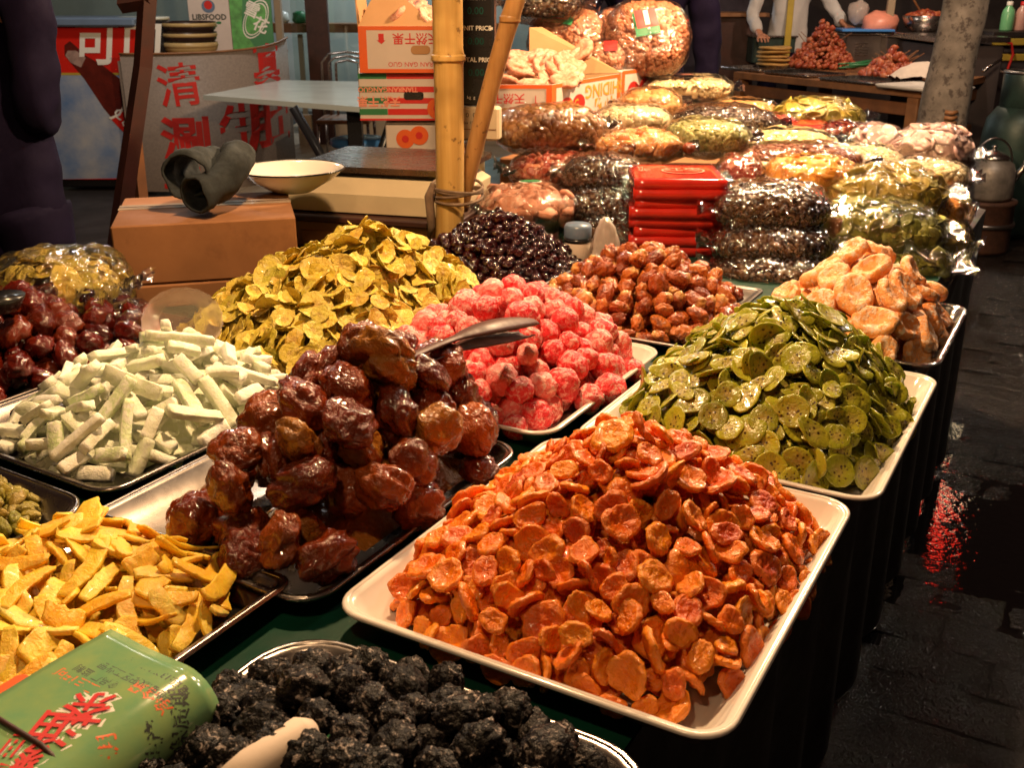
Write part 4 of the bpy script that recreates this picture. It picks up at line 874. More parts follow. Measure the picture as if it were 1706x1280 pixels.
b.add(vs, fs); b.build('end_fold', M['paper_white'], t_)
def ptext(body, s, l, size, mat, rot, off=.0012, bold=0, sx=1):
    v_, f_ = textmesh(body, size, bold); a = math.radians(rot); out = []
    for v in v_:
        X = v.x * sx; x = X * math.cos(a) - v.y * math.sin(a); y = X * math.sin(a) + v.y * math.cos(a); out.append(pk(s - x, l - y, off))
    b = MB(); b.add(out, f_); b.build('lettering', mat, t_)
# place each word by where it lies on the packet; s grows away from the rounded edge, l grows toward the camera
def sl(px, py): q = at(px, py, zt) - A; return q.dot(sd_), q.dot(ax)
for ch, px_, py_ in (('茶', 148, 1181), ('油', 98, 1213), ('麵', 36, 1256)):
    s_, l_ = sl(px_, py_); ptext(ch, s_, l_, .040, M['white_print'], 205, .0012, .07); ptext(ch, s_, l_, .040, M['red_print'], 205, .0024, .012)
for px_, py_, body, sz in ((262, 1122, '电话:13871088102', .0095), (222, 1134, '地址:汉阳区工业园', .0095), (162, 1130, '食品厂 监制', .0095)):
    s_, l_ = sl(px_, py_); ptext(body, s_, l_, sz, M['dark_print'], 180, .0012, .01)
s_, l_ = sl(128, 1136); ptext('卫生许可', s_, l_, .012, M['orange_print'], 180, .0012, .01)
s_, l_ = sl(252, 1158); ptext('净含量', s_, l_, .014, M['orange_print'], 180, .0012, .01)
for s_, l_, body, sz, mt in ((-.006, .035, '保质期', .017, 'dark_print'), (-.008, .062, '生产', .016, 'dark_print'), (.006, .095, '三月', .016, 'orange_print'), (.012, .165, '小吃', .028, 'dark_print')): ptext(body, s_, l_, sz, M[mt], 150, .0012, .015)
# cord lying over it, orange flap below, white paper roll, green scrap
b = MB(); b.tube([pk(*sl(-25, 1190), .003), pk(*sl(15, 1215), .003), pk(*sl(70, 1248), .003), pk(*sl(125, 1285), .003)], .0022, 8); b.build('string', M['wood_dark'], t_, True)
b = MB(); b.box(A + sd_ * .14 + ax * .10 + Vector((0, 0, -.05)), (.11, .09, .03), math.atan2(ax.y, ax.x) + .05, .004); b.build('orange_box', M['orange_print'], None, loc=A + sd_ * .14 + ax * .10 + Vector((0, 0, -.05)), label='orange red box edge under the green packet', cat='box')
c = at(450, 1264, .862); b = MB(); b.tube([c + Vector((-.035, -.038, -.01)), c + Vector((-.01, -.012, .0)), c + Vector((.022, .018, .006)), c + Vector((.028, .024, .005))], [.016, .0165, .0155, .010], 16)
b.build('paper_roll', M['paper_white'], None, True, loc=c, label='rolled white paper lying on the black plums', cat='paper')
c = at(528, 1262, .855); b = MB(); b.add([c + Vector(v) for v in ((-.02, -.03, 0), (.012, -.03, .004), (.012, .014, .014), (-.004, -.004, .010))], [(0, 1, 2, 3)]); o = b.build('green_scrap', M['green_print'], None, loc=c, label='small green paper corner beside the white roll', cat='paper'); md = o.modifiers.new('s', 'SOLIDIFY'); md.thickness = .001
# ------------------------------------------------------------------ cardboard boxes at left with gloves, bowl
def boxthing(name, p0, p1, depth, z0, z1, mat, label, cat='box', bev=.003):
    """p0,p1: left and right ends of the front face (x,y)"""
    p0 = Vector((p0.x, p0.y, 0)); p1 = Vector((p1.x, p1.y, 0)); xd = (p1 - p0).normalized(); nd = Vector((-xd.y, xd.x, 0)); w = (p1 - p0).length
    c = (p0 + p1) / 2 + nd * depth / 2; c.z = z0; t_ = thing(name, c, label, cat)
    b = MB(); b.box(c + Vector((0, 0, (z1 - z0) / 2)), (w, depth, z1 - z0), math.atan2(xd.y, xd.x), bev); b.build('body', mat, t_)
    return t_, Face(Vector((p0.x, p0.y, z0)), xd, (0, 0, 1)), Face(Vector((p0.x, p0.y, z1)), xd, nd), w
p0 = at(183, 378, .955); p1 = at(492, 362, .955)
t_, F, Ft, w = boxthing('cardboard_box', p0, p1, .31, .832, .955, M['cardboard'], 'closed brown cardboard box with taped top holding the dark cloth sleeves')
Ft.rect('tape', .0, w, .165, .215, M['tape'], t_, .0012); Ft.rect('flap_seam', .0, w, .189, .191, M['wood_dark'], t_, .0022)
q0 = p0 + Vector((.03, .004, 0)); q1 = p1 + Vector((.01, .004, 0))
boxthing('cardboard_box', q0, q1, .30, ZT + .001, .829, M['cardboard'], 'lower cardboard box beneath the taped box')
# dark cloth sleeves
c = at(345, 325, .965); t_ = thing('cloth_sleeves', c, 'pair of dark grey cloth sleeves lying rolled on the cardboard box', 'sleeves')
def sleeve(path, rs_, nm, hollow=True, k=0):
    vs = []; fs = []; n = 26; path = [Vector(p) for p in path]
    full = []
    for i in range(len(path) - 1):
        for s in range(5): full.append((path[i].lerp(path[i + 1], s / 5), rs_[i] * (1 - s / 5) + rs_[i + 1] * s / 5))
    full.append((path[-1], rs_[-1])); full = [(p, r) for p, r in full]; up = Vector((0, 0, 1))
    for i, (p, r) in enumerate(full):
        d = (full[min(i + 1, len(full) - 1)][0] - full[max(i - 1, 0)][0]).normalized(); a = d.cross(up).normalized(); b_ = a.cross(d)
        for q in range(n):
            t = 2 * math.pi * q / n; rr = r * (1 + .20 * nz((math.cos(t), math.sin(t), i * .25), 1.6, k) + .07 * nz((math.cos(t) * 2, math.sin(t) * 2, i * .9), 1.5, k) + .05 * math.sin(i * 1.4)); vs.append(p + (a * math.cos(t) + b_ * math.sin(t)) * rr)
    for i in range(len(full) - 1):
        for q in range(n): fs.append((i * n + q, i * n + (q + 1) % n, (i + 1) * n + (q + 1) % n, (i + 1) * n + q))
    b = MB(); b.add(vs, fs); o = b.build(nm, M['grey_cloth'], t_, True); md = o.modifiers.new('s', 'SOLIDIFY'); md.thickness = .005; return o
z = .955
a0 = atY(318, 280, 2.16); a1 = atY(322, 300, 2.28); sleeve([a0 + Vector((-.004, -.03, -.012)), a0 + Vector((0, .03, -.01)), a0 + Vector((.02, .10, -.012))], [.045, .043, .036], 'sleeve', k=1)
a0 = atY(335, 322, 2.10); a1 = atY(398, 258, 2.26); sleeve([a0 + Vector((-.012, -.012, -.002)), a0.lerp(a1, .35) + Vector((.01, 0, -.012)), a0.lerp(a1, .7) + Vector((.01, 0, .0)), a1 + Vector((0, 0, .0))], [.033, .031, .033, .031], 'sleeve', k=5)
# enamel bowl
c = at(488, 318, .957); b = MB()
b.lathe(c, [(.0, .004), (.045, .0), (.052, .004), (.098, .030), (.120, .050), (.125, .052), (.121, .0535), (.114, .050), (.094, .032), (.050, .010), (0, .007)], 40)
t_ = thing('enamel_bowl', c, 'wide white enamel bowl with dark rim beside the scale', 'bowl'); b.build('basin', M['white_enamel'], t_, True)
b = MB(); ring_ = [(c.x + .1235 * math.cos(2 * math.pi * i / 40), c.y + .1235 * math.sin(2 * math.pi * i / 40), c.z + .0532) for i in range(41)]; b.tube(ring_, .0022, 6); b.build('rim', M['black_plastic'], t_, True)
# ------------------------------------------------------------------ crate and scale
Lc = at(466, 346, .872); Rc = atY(748, 385, 2.50); Rc.z = .872
xd = (Rc - Lc); xd.z = 0; Lw = xd.length; xd.normalize(); nd = Vector((-xd.y, xd.x, 0)); yawS = math.atan2(xd.y, xd.x)
c = Lc + xd * Lw / 2 + nd * .18; c.z = ZT
t_ = thing('wooden_crate', c, 'low wooden crate with dark red top edge under the scale', 'crate')
b = MB(); b.box(c + Vector((0, 0, .034)), (Lw + .02, .40, .068), yawS, .004); b.build('body', M['wood_mid'], t_)
b = MB(); b.box(c + Vector((0, 0, .0775)), (Lw + .06, .44, .016), yawS, .003); b.build('lid', M['wood_dark'], t_)
b = MB(); b.box(c - nd * .206 + Vector((0, 0, .030)), (Lw * .7, .004, .030), yawS, .001); b.build('drawer_front', M['wood'], t_)
c2 = c.copy(); c2.z = .868
t_ = thing('market_scale', c2, 'ivory electronic price scale with steel platter and tall black display', 'scale')
def trap(c, w0, d0, w1, d1, z0, z1, yaw, b):
    cr, sr = math.cos(yaw), math.sin(yaw); vs = []
    for (w, d, z) in ((w0, d0, z0), (w1, d1, z1)):
        for x, y in rrect(-w / 2, w / 2, -d / 2, d / 2, .015, 3): vs.append((c.x + cr * x - sr * y, c.y + sr * x + cr * y, c.z + z))
    n = len(vs) // 2; b.add(vs, [tuple(range(n - 1, -1, -1)), tuple(range(n, 2 * n))] + [(i, (i + 1) % n, n + (i + 1) % n, n + i) for i in range(n)])
b = MB(); trap(c2, Lw + .01, .36, Lw + .012, .362, .002, .048, yawS, b); trap(c2, Lw + .012, .362, Lw - .07, .29, .0482, .084, yawS, b); b.build('body', M['ivory'], t_)
b = MB(); trap(c2 + xd * .01, Lw - .10, .26, Lw - .10, .26, .0845, .096, yawS, b); b.build('platter_support', M['black_plastic'], t_)
b = MB(); trap(c2 + xd * .02 + nd * .02, Lw - .03, .34, Lw - .03, .34, .0965, .103, yawS, b); trap(c2 + xd * .02 + nd * .02, Lw - .026, .344, Lw - .026, .344, .1032, .112, yawS, b); b.build('platter', M['steel'], t_)
dp = atY(793, 190, 2.86); dc = Vector((dp.x, dp.y, 0)); dxd = Vector((.985, -.17, 0)).normalized(); dnd = Vector((.17, .985, 0)).normalized(); dy = math.atan2(dxd.y, dxd.x)
b = MB(); b.tube([dc + Vector((0, .02, .89)), dc + Vector((0, .02, 1.06))], .022, 12); b.build('display_post', M['ivory'], t_, True)
b = MB(); b.box(dc + Vector((.0, .02, 1.055)) , (.135, .05, .09), dy, .006); b.build('display_base', M['ivory'], t_)
b = MB(); b.box(dc + Vector((.0, .02, 1.255)), (.110, .04, .305), dy, .006); b.build('display_housing', M['black_plastic'], t_)
F = Face(dc + Vector((0, .02, 0)) - dnd * .0205, dxd, (0, 0, 1))
for zz, tx in ((1.378, 'WEIGHT'), (1.302, 'UNIT PRICE'), (1.222, 'TOTAL PRICE')):
    F.text('lettering', '●重量 ' + tx if 0 else tx, .005, zz, .0165, M['white_print'], t_, .001, bold=.015); F.rect('marking', -.052, -.036, zz - .003, zz + .003, M['white_print'], t_, .0015); F.rect('marking', .044, .052, zz - .003, zz + .003, M['white_print'], t_, .0015)
    F.rect('display_window', -.040, .044, zz - .046, zz - .018, M['black_plastic'], t_, .0012); F.text('digits', '0.00', .006, zz - .033, .026, M['lcd'], t_, .0025)
F.text('lettering', 'kg  g   %', .0, 1.125, .012, M['white_print'], t_, .001)
F2 = Face(dc + Vector((0, .02, 0)) - dnd * .0265, dxd, (0, 0, 1)); F2.text('lettering', '0  0  0', .0, 1.078, .018, M['dark_print'], t_, .001); F2.text('lettering', 'Max 15kg  e=5g', .0, 1.058, .011, M['dark_print'], t_, .001); F2.rect('seam', -.06, .06, 1.040, 1.042, M['wood'], t_, .001)
# ------------------------------------------------------------------ bamboo poles and twine
def bamboo(p0, p1, r, nodes, label, mat, seed):
    t_ = thing('bamboo_pole', p0, label, 'bamboo pole'); L = (p1 - p0).length; path = []; rr = []; n = 90; rs = random.Random(seed)
    for i in range(n + 1):
        t = i / n; q = p0.lerp(p1, t) + Vector((.006 * math.sin(t * 7 + seed), 0, 0)); k = 0
        for nd_ in nodes: k = max(k, math.exp(-((t - nd_) * L / .008) ** 2)); 
        path.append(q); rr.append(r * (1 + .13 * k - .02 * math.sin(t * 9)))
    b = MB(); b.tube(path, rr, 20); b.build('culm', mat, t_, True)
    for nd_ in nodes:
        b = MB(); q = p0.lerp(p1, nd_) + Vector((.006 * math.sin(nd_ * 7 + seed), 0, 0)); b.lathe(q, [(r * 1.11, -.006), (r * 1.18, -.002), (r * 1.12, .002), (r * 1.17, .006), (r * 1.05, .010)], 20); b.build('node_ring', mat, t_, True)
    return t_
def bmat(name, c1, c2, spot):
    m, t, N, L, p = nt(name); tc = N.new('ShaderNodeTexCoord'); mp = N.new('ShaderNodeMapping'); mp.inputs['Scale'].default_value = (60, 60, 2.5); L.new(tc.outputs['Object'], mp.inputs[0])
    n1 = noisen(N, L, 1, 4, .6, vec=mp.outputs[0]); r1 = mapr(N, .35, .65, 0, 1); L.new(n1.outputs[0], r1.inputs[0]); c = mixc(N, L, r1.outputs[0], c1, c2)
    n2 = noisen(N, L, 40, 3); r2 = mapr(N, .64, .70, 0, .8); L.new(n2.outputs[0], r2.inputs[0]); c = mixc(N, L, r2.outputs[0], c, spot)
    n3 = noisen(N, L, 6, 3); r3 = mapr(N, .5, .62, 0, .55); L.new(n3.outputs[0], r3.inputs[0]); c = mixc(N, L, r3.outputs[0], c, tuple(x * .6 for x in c1))
    L.new(c, p.inputs['Base Color']); p.inputs['Roughness'].default_value = .38; bump(N, L, p, n1.outputs[0], .2, .002); return m
M['bamboo'] = bmat('yellow_bamboo', (.46, .27, .075), (.58, .38, .13), (.10, .05, .02)); M['bamboo2'] = bmat('brown_bamboo', (.33, .17, .055), (.43, .24, .09), (.07, .03, .015))
pa = atY(745, 400, 2.45); pb = atY(748, -60, 2.45); dirv = (pb - pa) / (pb.z - pa.z)
p_bot = pa + dirv * (ZT + .002 - pa.z); p_top = pa + dirv * (2.3 - pa.z)
hh = lambda py: ((atY(747, py, 2.45).z - ZT) / (2.3 - ZT))
bamboo(p_bot, p_top, .0345, [hh(98), hh(-120)], 'thick yellow bamboo pole standing upright in front of the scale', M['bamboo'], 1)
qa = atY(766, 345, 2.56); qb = atY(873, -40, 2.50); dv = (qb - qa) / (qb.z - qa.z); bamboo(qa - dv * (qa.z - ZT - .09) * .3, qa + dv * (2.25 - qa.z), .0215, [.33, .62], 'thinner brown bamboo pole leaning against the upright one', M['bamboo2'], 3)
c = atY(748, 322, 2.45); t_ = thing('twine_knot', c, 'brown twine tied around the two bamboo poles', 'twine')
for k in range(4):
    b = MB(); ring_ = [(c.x + .018 + .062 * math.cos(2 * math.pi * i / 28), c.y + .035 + .078 * math.sin(2 * math.pi * i / 28), c.z + (k - 1.5) * .008 + .008 * math.sin(2 * math.pi * i / 28 + k * 2)) for i in range(29)]; b.tube(ring_, .0038, 7); b.build('wrap', M['rope'], t_, True)
b = MB(); b.tube([c + Vector((-.035, -.035, .03)), c + Vector((-.045, -.04, 0)), c + Vector((-.04, -.045, -.07)), c + Vector((-.048, -.04, -.10))], [.006, .011, .010, .004], 8); b.build('loose_end', M['rope'], t_, True)
# ------------------------------------------------------------------ fruit cartons behind the scale
def zY(py, Y): return atY(853, py, Y).z
Yb = 3.12; t0 = thing('wooden_bench', atY(708, 258, Yb + .15) * 1, 'low wooden bench carrying the printed cartons', 'bench'); zb = zY(258, Yb); t0.location.z = ZT
b = MB(); b.box((atY(708, 258, Yb + .15).x, Yb + .17, (ZT + zb) / 2), (.25, .30, zb - ZT - .004), 0, .004); b.build('body', M['wood'], t0)
def carton(pxl, pxr, pyt, pyb, Y, depth, label, yaw=0, mat='card_white', z0=None, open_=False):
    z1 = zY(pyt, Y); z0 = z0 if z0 is not None else zY(pyb, Y); a = atY(pxl, (pyt + pyb) / 2, Y); b_ = atY(pxr, (pyt + pyb) / 2, Y); p0 = Vector((a.x, Y, 0)); p1 = Vector((a.x + (b_.x - a.x), Y + (b_.x - a.x) * math.tan(yaw), 0))
    if not open_: return boxthing('fruit_carton', p0, p1, depth, z0 + .001, z1, M[mat], label, 'carton') + (z1 - z0,)
    xd = (p1 - p0).normalized(); nd = Vector((-xd.y, xd.x, 0)); w = (p1 - p0).length; c = (p0 + p1) / 2 + nd * depth / 2; c.z = z0; t_ = thing('fruit_carton', c, label, 'carton'); yw = math.atan2(xd.y, xd.x); h = z1 - z0 - .001
    for (o_, d_, nm) in ((-nd * (depth / 2 - .003), (w, .006, h), 'front_wall'), (nd * (depth / 2 - .003), (w, .006, h), 'rear_wall'), (-xd * (w / 2 - .003), (.006, depth - .0125, h), 'side_wall'), (xd * (w / 2 - .003), (.006, depth - .0125, h), 'side_wall')):
        b = MB(); b.box(c + o_ + Vector((0, 0, h / 2 + .001)), d_, yw); b.build(nm, M[mat if nm != 'rear_wall' else 'cardboard_in'], t_)
    b = MB(); b.box(c + Vector((0, 0, .004)), (w - .014, depth - .014, .006), yw); b.build('bottom', M['cardboard_in'], t_)
    return t_, Face(Vector((p0.x, p0.y, z0)), xd, (0, 0, 1)), Face(Vector((p0.x, p0.y, z1)), xd, nd), w, z1 - z0
def tomato(F, x, y, r, t_, off=.002):
    F.disc('printed_fruit', x - r * .75, y - r * .12, r, r, M['orange_print'], t_, off); F.disc('printed_fruit', x + r * .75, y + r * .25, r, r, M['orange_print'], t_, off + .0008)
    F.disc('printed_core', x - r * .75, y - r * .12, r * .4, r * .4, M['red_print'], t_, off + .0016, 8); F.disc('printed_core', x + r * .75, y + r * .25, r * .4, r * .4, M['red_print'], t_, off + .0022, 8)
t_, F, Ft, w, h = carton(643, 762, 203, 258, Yb + .02, .22, 'small white carton with two printed orange fruits, lowest in the stack', z0=zb)
tomato(F, w * .37, h * .5, .028, t_); F.rect('printed_line', .004, w - .004, h * .90, h * .915, M['dark_print'], t_)
t_, F, Ft, w, h = carton(598, 772, 122, 201, Yb, .27, 'carton striped green, red and white in the middle of the stack')
for (y0, y1) in ((.88, .99), (.60, .72), (.36, .48), (.12, .25)):
    F.rect('green_stripe', .0, w * .27, h * y0, h * y1, M['green_print'], t_); F.rect('red_stripe', w * .272, w * (.72 if y0 > .3 else .66), h * y0, h * y1, M['red_print'], t_)
    if y0 > .5: F.rect('green_stripe', w * .722, w, h * y0, h * y1, M['green_print'], t_)
F.rect('red_stripe', 0, w, .0, h * .04, M['red_print'], t_)
tomato(F, w * .82, h * .28, .030, t_, .0025); F.poly('hand_hole', [(w * .43 + a, h * .44 + b_) for a, b_ in rrect(0, w * .19, 0, h * .17, .008, 4)], M['black_plastic'], t_, .0022)
F.text('lettering', 'TIANRANGANGUO', w * .28, h * .66, .020, M['red_pale'], t_, .0025, rot=180, bold=.03); F.text('lettering', '天然干果', w * .19, h * .42, .032, M['red_pale'], t_, .0025, rot=180, bold=.03)
t_, F, Ft, w, h = carton(598, 778, 43, 121, Yb - .02, .28, 'open white carton with orange border and upside down lettering, top of the stack', open_=True)
for r_ in ((0, w, 0, h * .085), (0, w, h * .915, h), (0, w * .075, h * .085, h * .915), (w * .93, w, h * .085, h * .915)): F.rect('orange_border', *r_, M['orange_print'], t_)
F.text('lettering', '天然干果', w * .53, h * .75, .034, M['red_print'], t_, .0015, rot=180, bold=.01); F.text('lettering', 'TIAN RAN GAN GUO', w * .55, h * .19, .0185, M['red_print'], t_, .0015, rot=180)
F.poly('printed_arrow', [(w * .21, h * .62), (w * .25, h * .70), (w * .235, h * .70), (w * .235, h * .84), (w * .185, h * .84), (w * .185, h * .70), (w * .17, h * .70)], M['red_print'], t_, .0015)
F.disc('printed_badge', w * .87, h * .66, .0115, .012, M['red_print'], t_, .0015, 12); F.rect('printed_badge_stem', w * .868, w * .876, h * .70, h * .82, M['red_print'], t_, .0018); F.rect('printed_badge_bar', w * .84, w * .90, h * .82, h * .84, M['red_print'], t_, .0022)
F.poly('hand_hole', [(w * .48 + a, h * .40 + b_) for a, b_ in rrect(0, w * .18, 0, h * .19, .011, 4)], M['cardboard_in'], t_, .0022)
# flaps standing up
b = MB(); b.add([Ft.p(0, .004, 0), Ft.p(w * .72, .004, 0), Ft.p(w * .42, .05, 0) + Vector((0, 0, .075)), Ft.p(w * .14, .05, 0) + Vector((0, 0, .085))], [(0, 1, 2, 3)]); o = b.build('flap', M['cardboard_in'], t_); md = o.modifiers.new('s', 'SOLIDIFY'); md.thickness = .004
b = MB(); b.add([Ft.p(0, .02, 0), Ft.p(.0, .26, 0), Ft.p(-.0, .24, 0) + Vector((-.01, 0, .12)), Ft.p(0, .06, 0) + Vector((-.01, 0, .10))], [(0, 1, 2, 3)]); o = b.build('flap', M['cardboard_in'], t_); md = o.modifiers.new('s', 'SOLIDIFY'); md.thickness = .004
rs = random.Random(11); PM = [grid_ball(26, 16, disc_fn(i + 200, .048, .30, .62, .18, .2, .08, .82), 'dried_persimmon', M['persimmon']) for i in range(4)]
def persimmons(c, xd, nd, w, d, z, n, slope, lb, grp):
    k = 0
    for i in range(n):
        a = rs.uniform(-.42, .42) * w; c_ = rs.uniform(-.40, .42) * d; P = c + xd * a + nd * c_; P.z = z + slope * (c_ / d + .5) + rs.uniform(-.008, .02)
        q = (Vector((rs.gauss(0, .45), -.35 + rs.gauss(0, .4), 1))).normalized().to_track_quat('Z', 'Y') @ Quaternion((0, 0, 1), rs.uniform(0, 6)); ob('dried_persimmon', PM[i % 4], None, P, q, rs.uniform(.85, 1.1), label=lb, cat='dried persimmon', group=grp)
persimmons(t_.location, F.x, Vector((-F.x.y, F.x.x, 0)), w * .9, .24, zY(43, Yb - .02) + .0, 16, .05, 'dusty pink dried persimmon in the top carton of the stack', 'persimmons in the top carton')
# open carton right of the scale
Yd = 3.30; pL = atY(772, 138, Yd); pN = atY(919, 141, Yd); zt_ = zY(141, Yd); pR = at(1035, 122, zt_)
t_ = thing('fruit_carton', Vector((pN.x, Yd + .15, zt_ - .16)), 'open white and orange carton of persimmons right of the scale display', 'carton'); zl = zt_ - .165
FL = Face(Vector((pL.x, Yd, zl)), (pN.x - pL.x, 0, 0), (0, 0, 1)); wl = pN.x - pL.x
nR = Vector((pR.x - pN.x, pR.y - Yd, 0)); wr_ = nR.length; FR = Face(Vector((pN.x, Yd, zl)), nR, (0, 0, 1)); hB = .165
BL = Vector((pL.x, Yd, 0)) + nR * .8
for q0, q1, nm, mt in ((Vector((pL.x, Yd, 0)), Vector((pN.x, Yd, 0)), 'front_wall', 'card_white'), (Vector((pN.x, Yd, 0)), Vector((pR.x, pR.y, 0)), 'side_wall', 'card_white'), (Vector((pR.x, pR.y, 0)), BL, 'rear_wall', 'cardboard_in'), (BL, Vector((pL.x, Yd, 0)), 'side_wall', 'cardboard_in')):
    d_ = (q1 - q0); L_ = d_.length; d_.normalize(); nn_ = Vector((-d_.y, d_.x, 0)); m0 = (q0 + q1) / 2 + nn_ * .003; b = MB(); b.box(m0 + Vector((0, 0, zl + hB / 2)), (L_ - (.0 if 'front' in nm else .004), .006, hB), math.atan2(d_.y, d_.x)); b.build(nm, M[mt], t_)
b = MB(); b.prism([(pL.x + .01, Yd + .01), (pN.x - .004, Yd + .01), (pR.x - .01, pR.y - .005), (BL.x + .005, BL.y - .01)], zl, zl + .006); b.build('bottom', M['cardboard_in'], t_)
pk_ = atY(903, 46, BL.y + .02); b = MB(); b.add([Vector((pR.x, pR.y, zt_ + .001)), Vector((BL.x, BL.y, zt_ + .001)), Vector((BL.x - .0, BL.y + .03, pk_.z)), Vector((pk_.x, pk_.y + .05, pk_.z))], [(0, 1, 2, 3)]); o = b.build('flap', M['cardboard_in'], t_); md = o.modifiers.new('s', 'SOLIDIFY'); md.thickness = .004
for FF, ww in ((FL, wl), (FR, wr_)):
    for r_ in ((0, ww, 0, hB * .10), (0, ww, hB * .93, hB), (0, ww * .06, hB * .10, hB * .93), (ww * .94, ww, hB * .10, hB * .93)): FF.rect('orange_border', *r_, M['orange_print'], t_)
FL.text('lettering', '天然干果', wl * .45, hB * .76, .034, M['red_print'], t_, .0015, rot=180, bold=.01); FL.disc('printed_badge', wl * .82, hB * .60, .012, .013, M['red_print'], t_, .0015, 12); FL.rect('printed_badge_stem', wl * .815, wl * .825, hB * .66, hB * .80, M['red_print'], t_, .0018)
FL.text('lettering', 'TIAN RAN GAN GUO', wl * .45, hB * .2, .018, M['red_print'], t_, .0015, rot=180); FL.poly('hand_hole', [(wl * .42 + a, hB * .40 + b_) for a, b_ in rrect(0, wl * .2, 0, hB * .18, .011, 4)], M['cardboard_in'], t_, .0022)
M['gold_print'] = simple('golden_print', (.66, .34, .05), .4, .06, 8, 0, 0)
FR.text('lettering', 'SHIDING', wr_ * .74, hB * .76, .060, M['gold_print'], t_, .0015, rot=180, bold=.02, sx=1.3); FR.text('lettering', '柿饼', wr_ * .72, hB * .40, .075, M['gold_print'], t_, .0015, rot=180, bold=.03, sx=1.2)
FR.disc('printed_persimmon', wr_ * .20, hB * .54, .045, .030, M['red_print'], t_, .002); FR.disc('printed_persimmon', wr_ * .36, hB * .56, .045, .030, M['red_print'], t_, .003)
FR.text('lettering', 'G G', wr_ * .28, hB * .55, .045, M['gold_print'], t_, .004, bold=.02)
persimmons(Vector(((pL.x + pR.x) / 2 - .01, (Yd + BL.y) / 2 + .02, 0)), Vector((1, 0, 0)), Vector((.28, .96, 0)), wl * 1.0, .34, zt_ - .03, 30, .10, 'dusty pink dried persimmon in the open carton right of the display', 'persimmons in the right carton')
# third carton under the peanut bags
q0 = atY(1037, 118, 3.76); q1 = at(1118, 108, q0.z)
t_, F, Ft, w = boxthing('fruit_carton', q0, q1, .42, q0.z - .2, q0.z, M['card_white'], 'white carton with orange edge under the upright peanut bags', 'carton'); 
F.rect('orange_border', 0, w, .188, .20, M['orange_print'], t_); F.rect('orange_border', 0, w * .05, .0, .188, M['orange_print'], t_); F.disc('printed_persimmon', w * .22, .13, .04, .03, M['red_print'], t_, .002); F.disc('printed_persimmon', w * .44, .135, .04, .03, M['red_print'], t_, .003)
c = atY(960, 120, 3.98); c.z -= .2; t_ = thing('carton', c, 'plain carton behind the persimmon carton holding the peanut bags', 'carton'); b = MB(); b.box(c + Vector((0, .1, .08)), (.62, .28, .22), 0, .004); b.build('body', M['cardboard'], t_)
# ------------------------------------------------------------------ people
def skinmesh(name, pts, edges, rad, mat, sub=1, root=0):
    me = bpy.data.meshes.new(name); me.from_pydata([tuple(p) for p in pts], edges, []); me.update()
    o = bpy.data.objects.new(name, me); COL.objects.link(o)
    m = o.modifiers.new('skin', 'SKIN'); m.use_smooth_shade = True
    for i, r in enumerate(rad): me.skin_vertices[0].data[i].radius = r if hasattr(r, '__len__') else (r, r)
    me.skin_vertices[0].data[root].use_root = True
    s = o.modifiers.new('sub', 'SUBSURF'); s.levels = sub; s.render_levels = sub
    dg = bpy.context.evaluated_depsgraph_get(); dg.update(); m2 = bpy.data.meshes.new_from_object(o.evaluated_get(dg)); m2.name = name
    bpy.data.objects.remove(o); bpy.data.meshes.remove(me); m2.materials.clear(); m2.materials.append(mat)
    m2.polygons.foreach_set('use_smooth', [True] * len(m2.polygons)); return m2
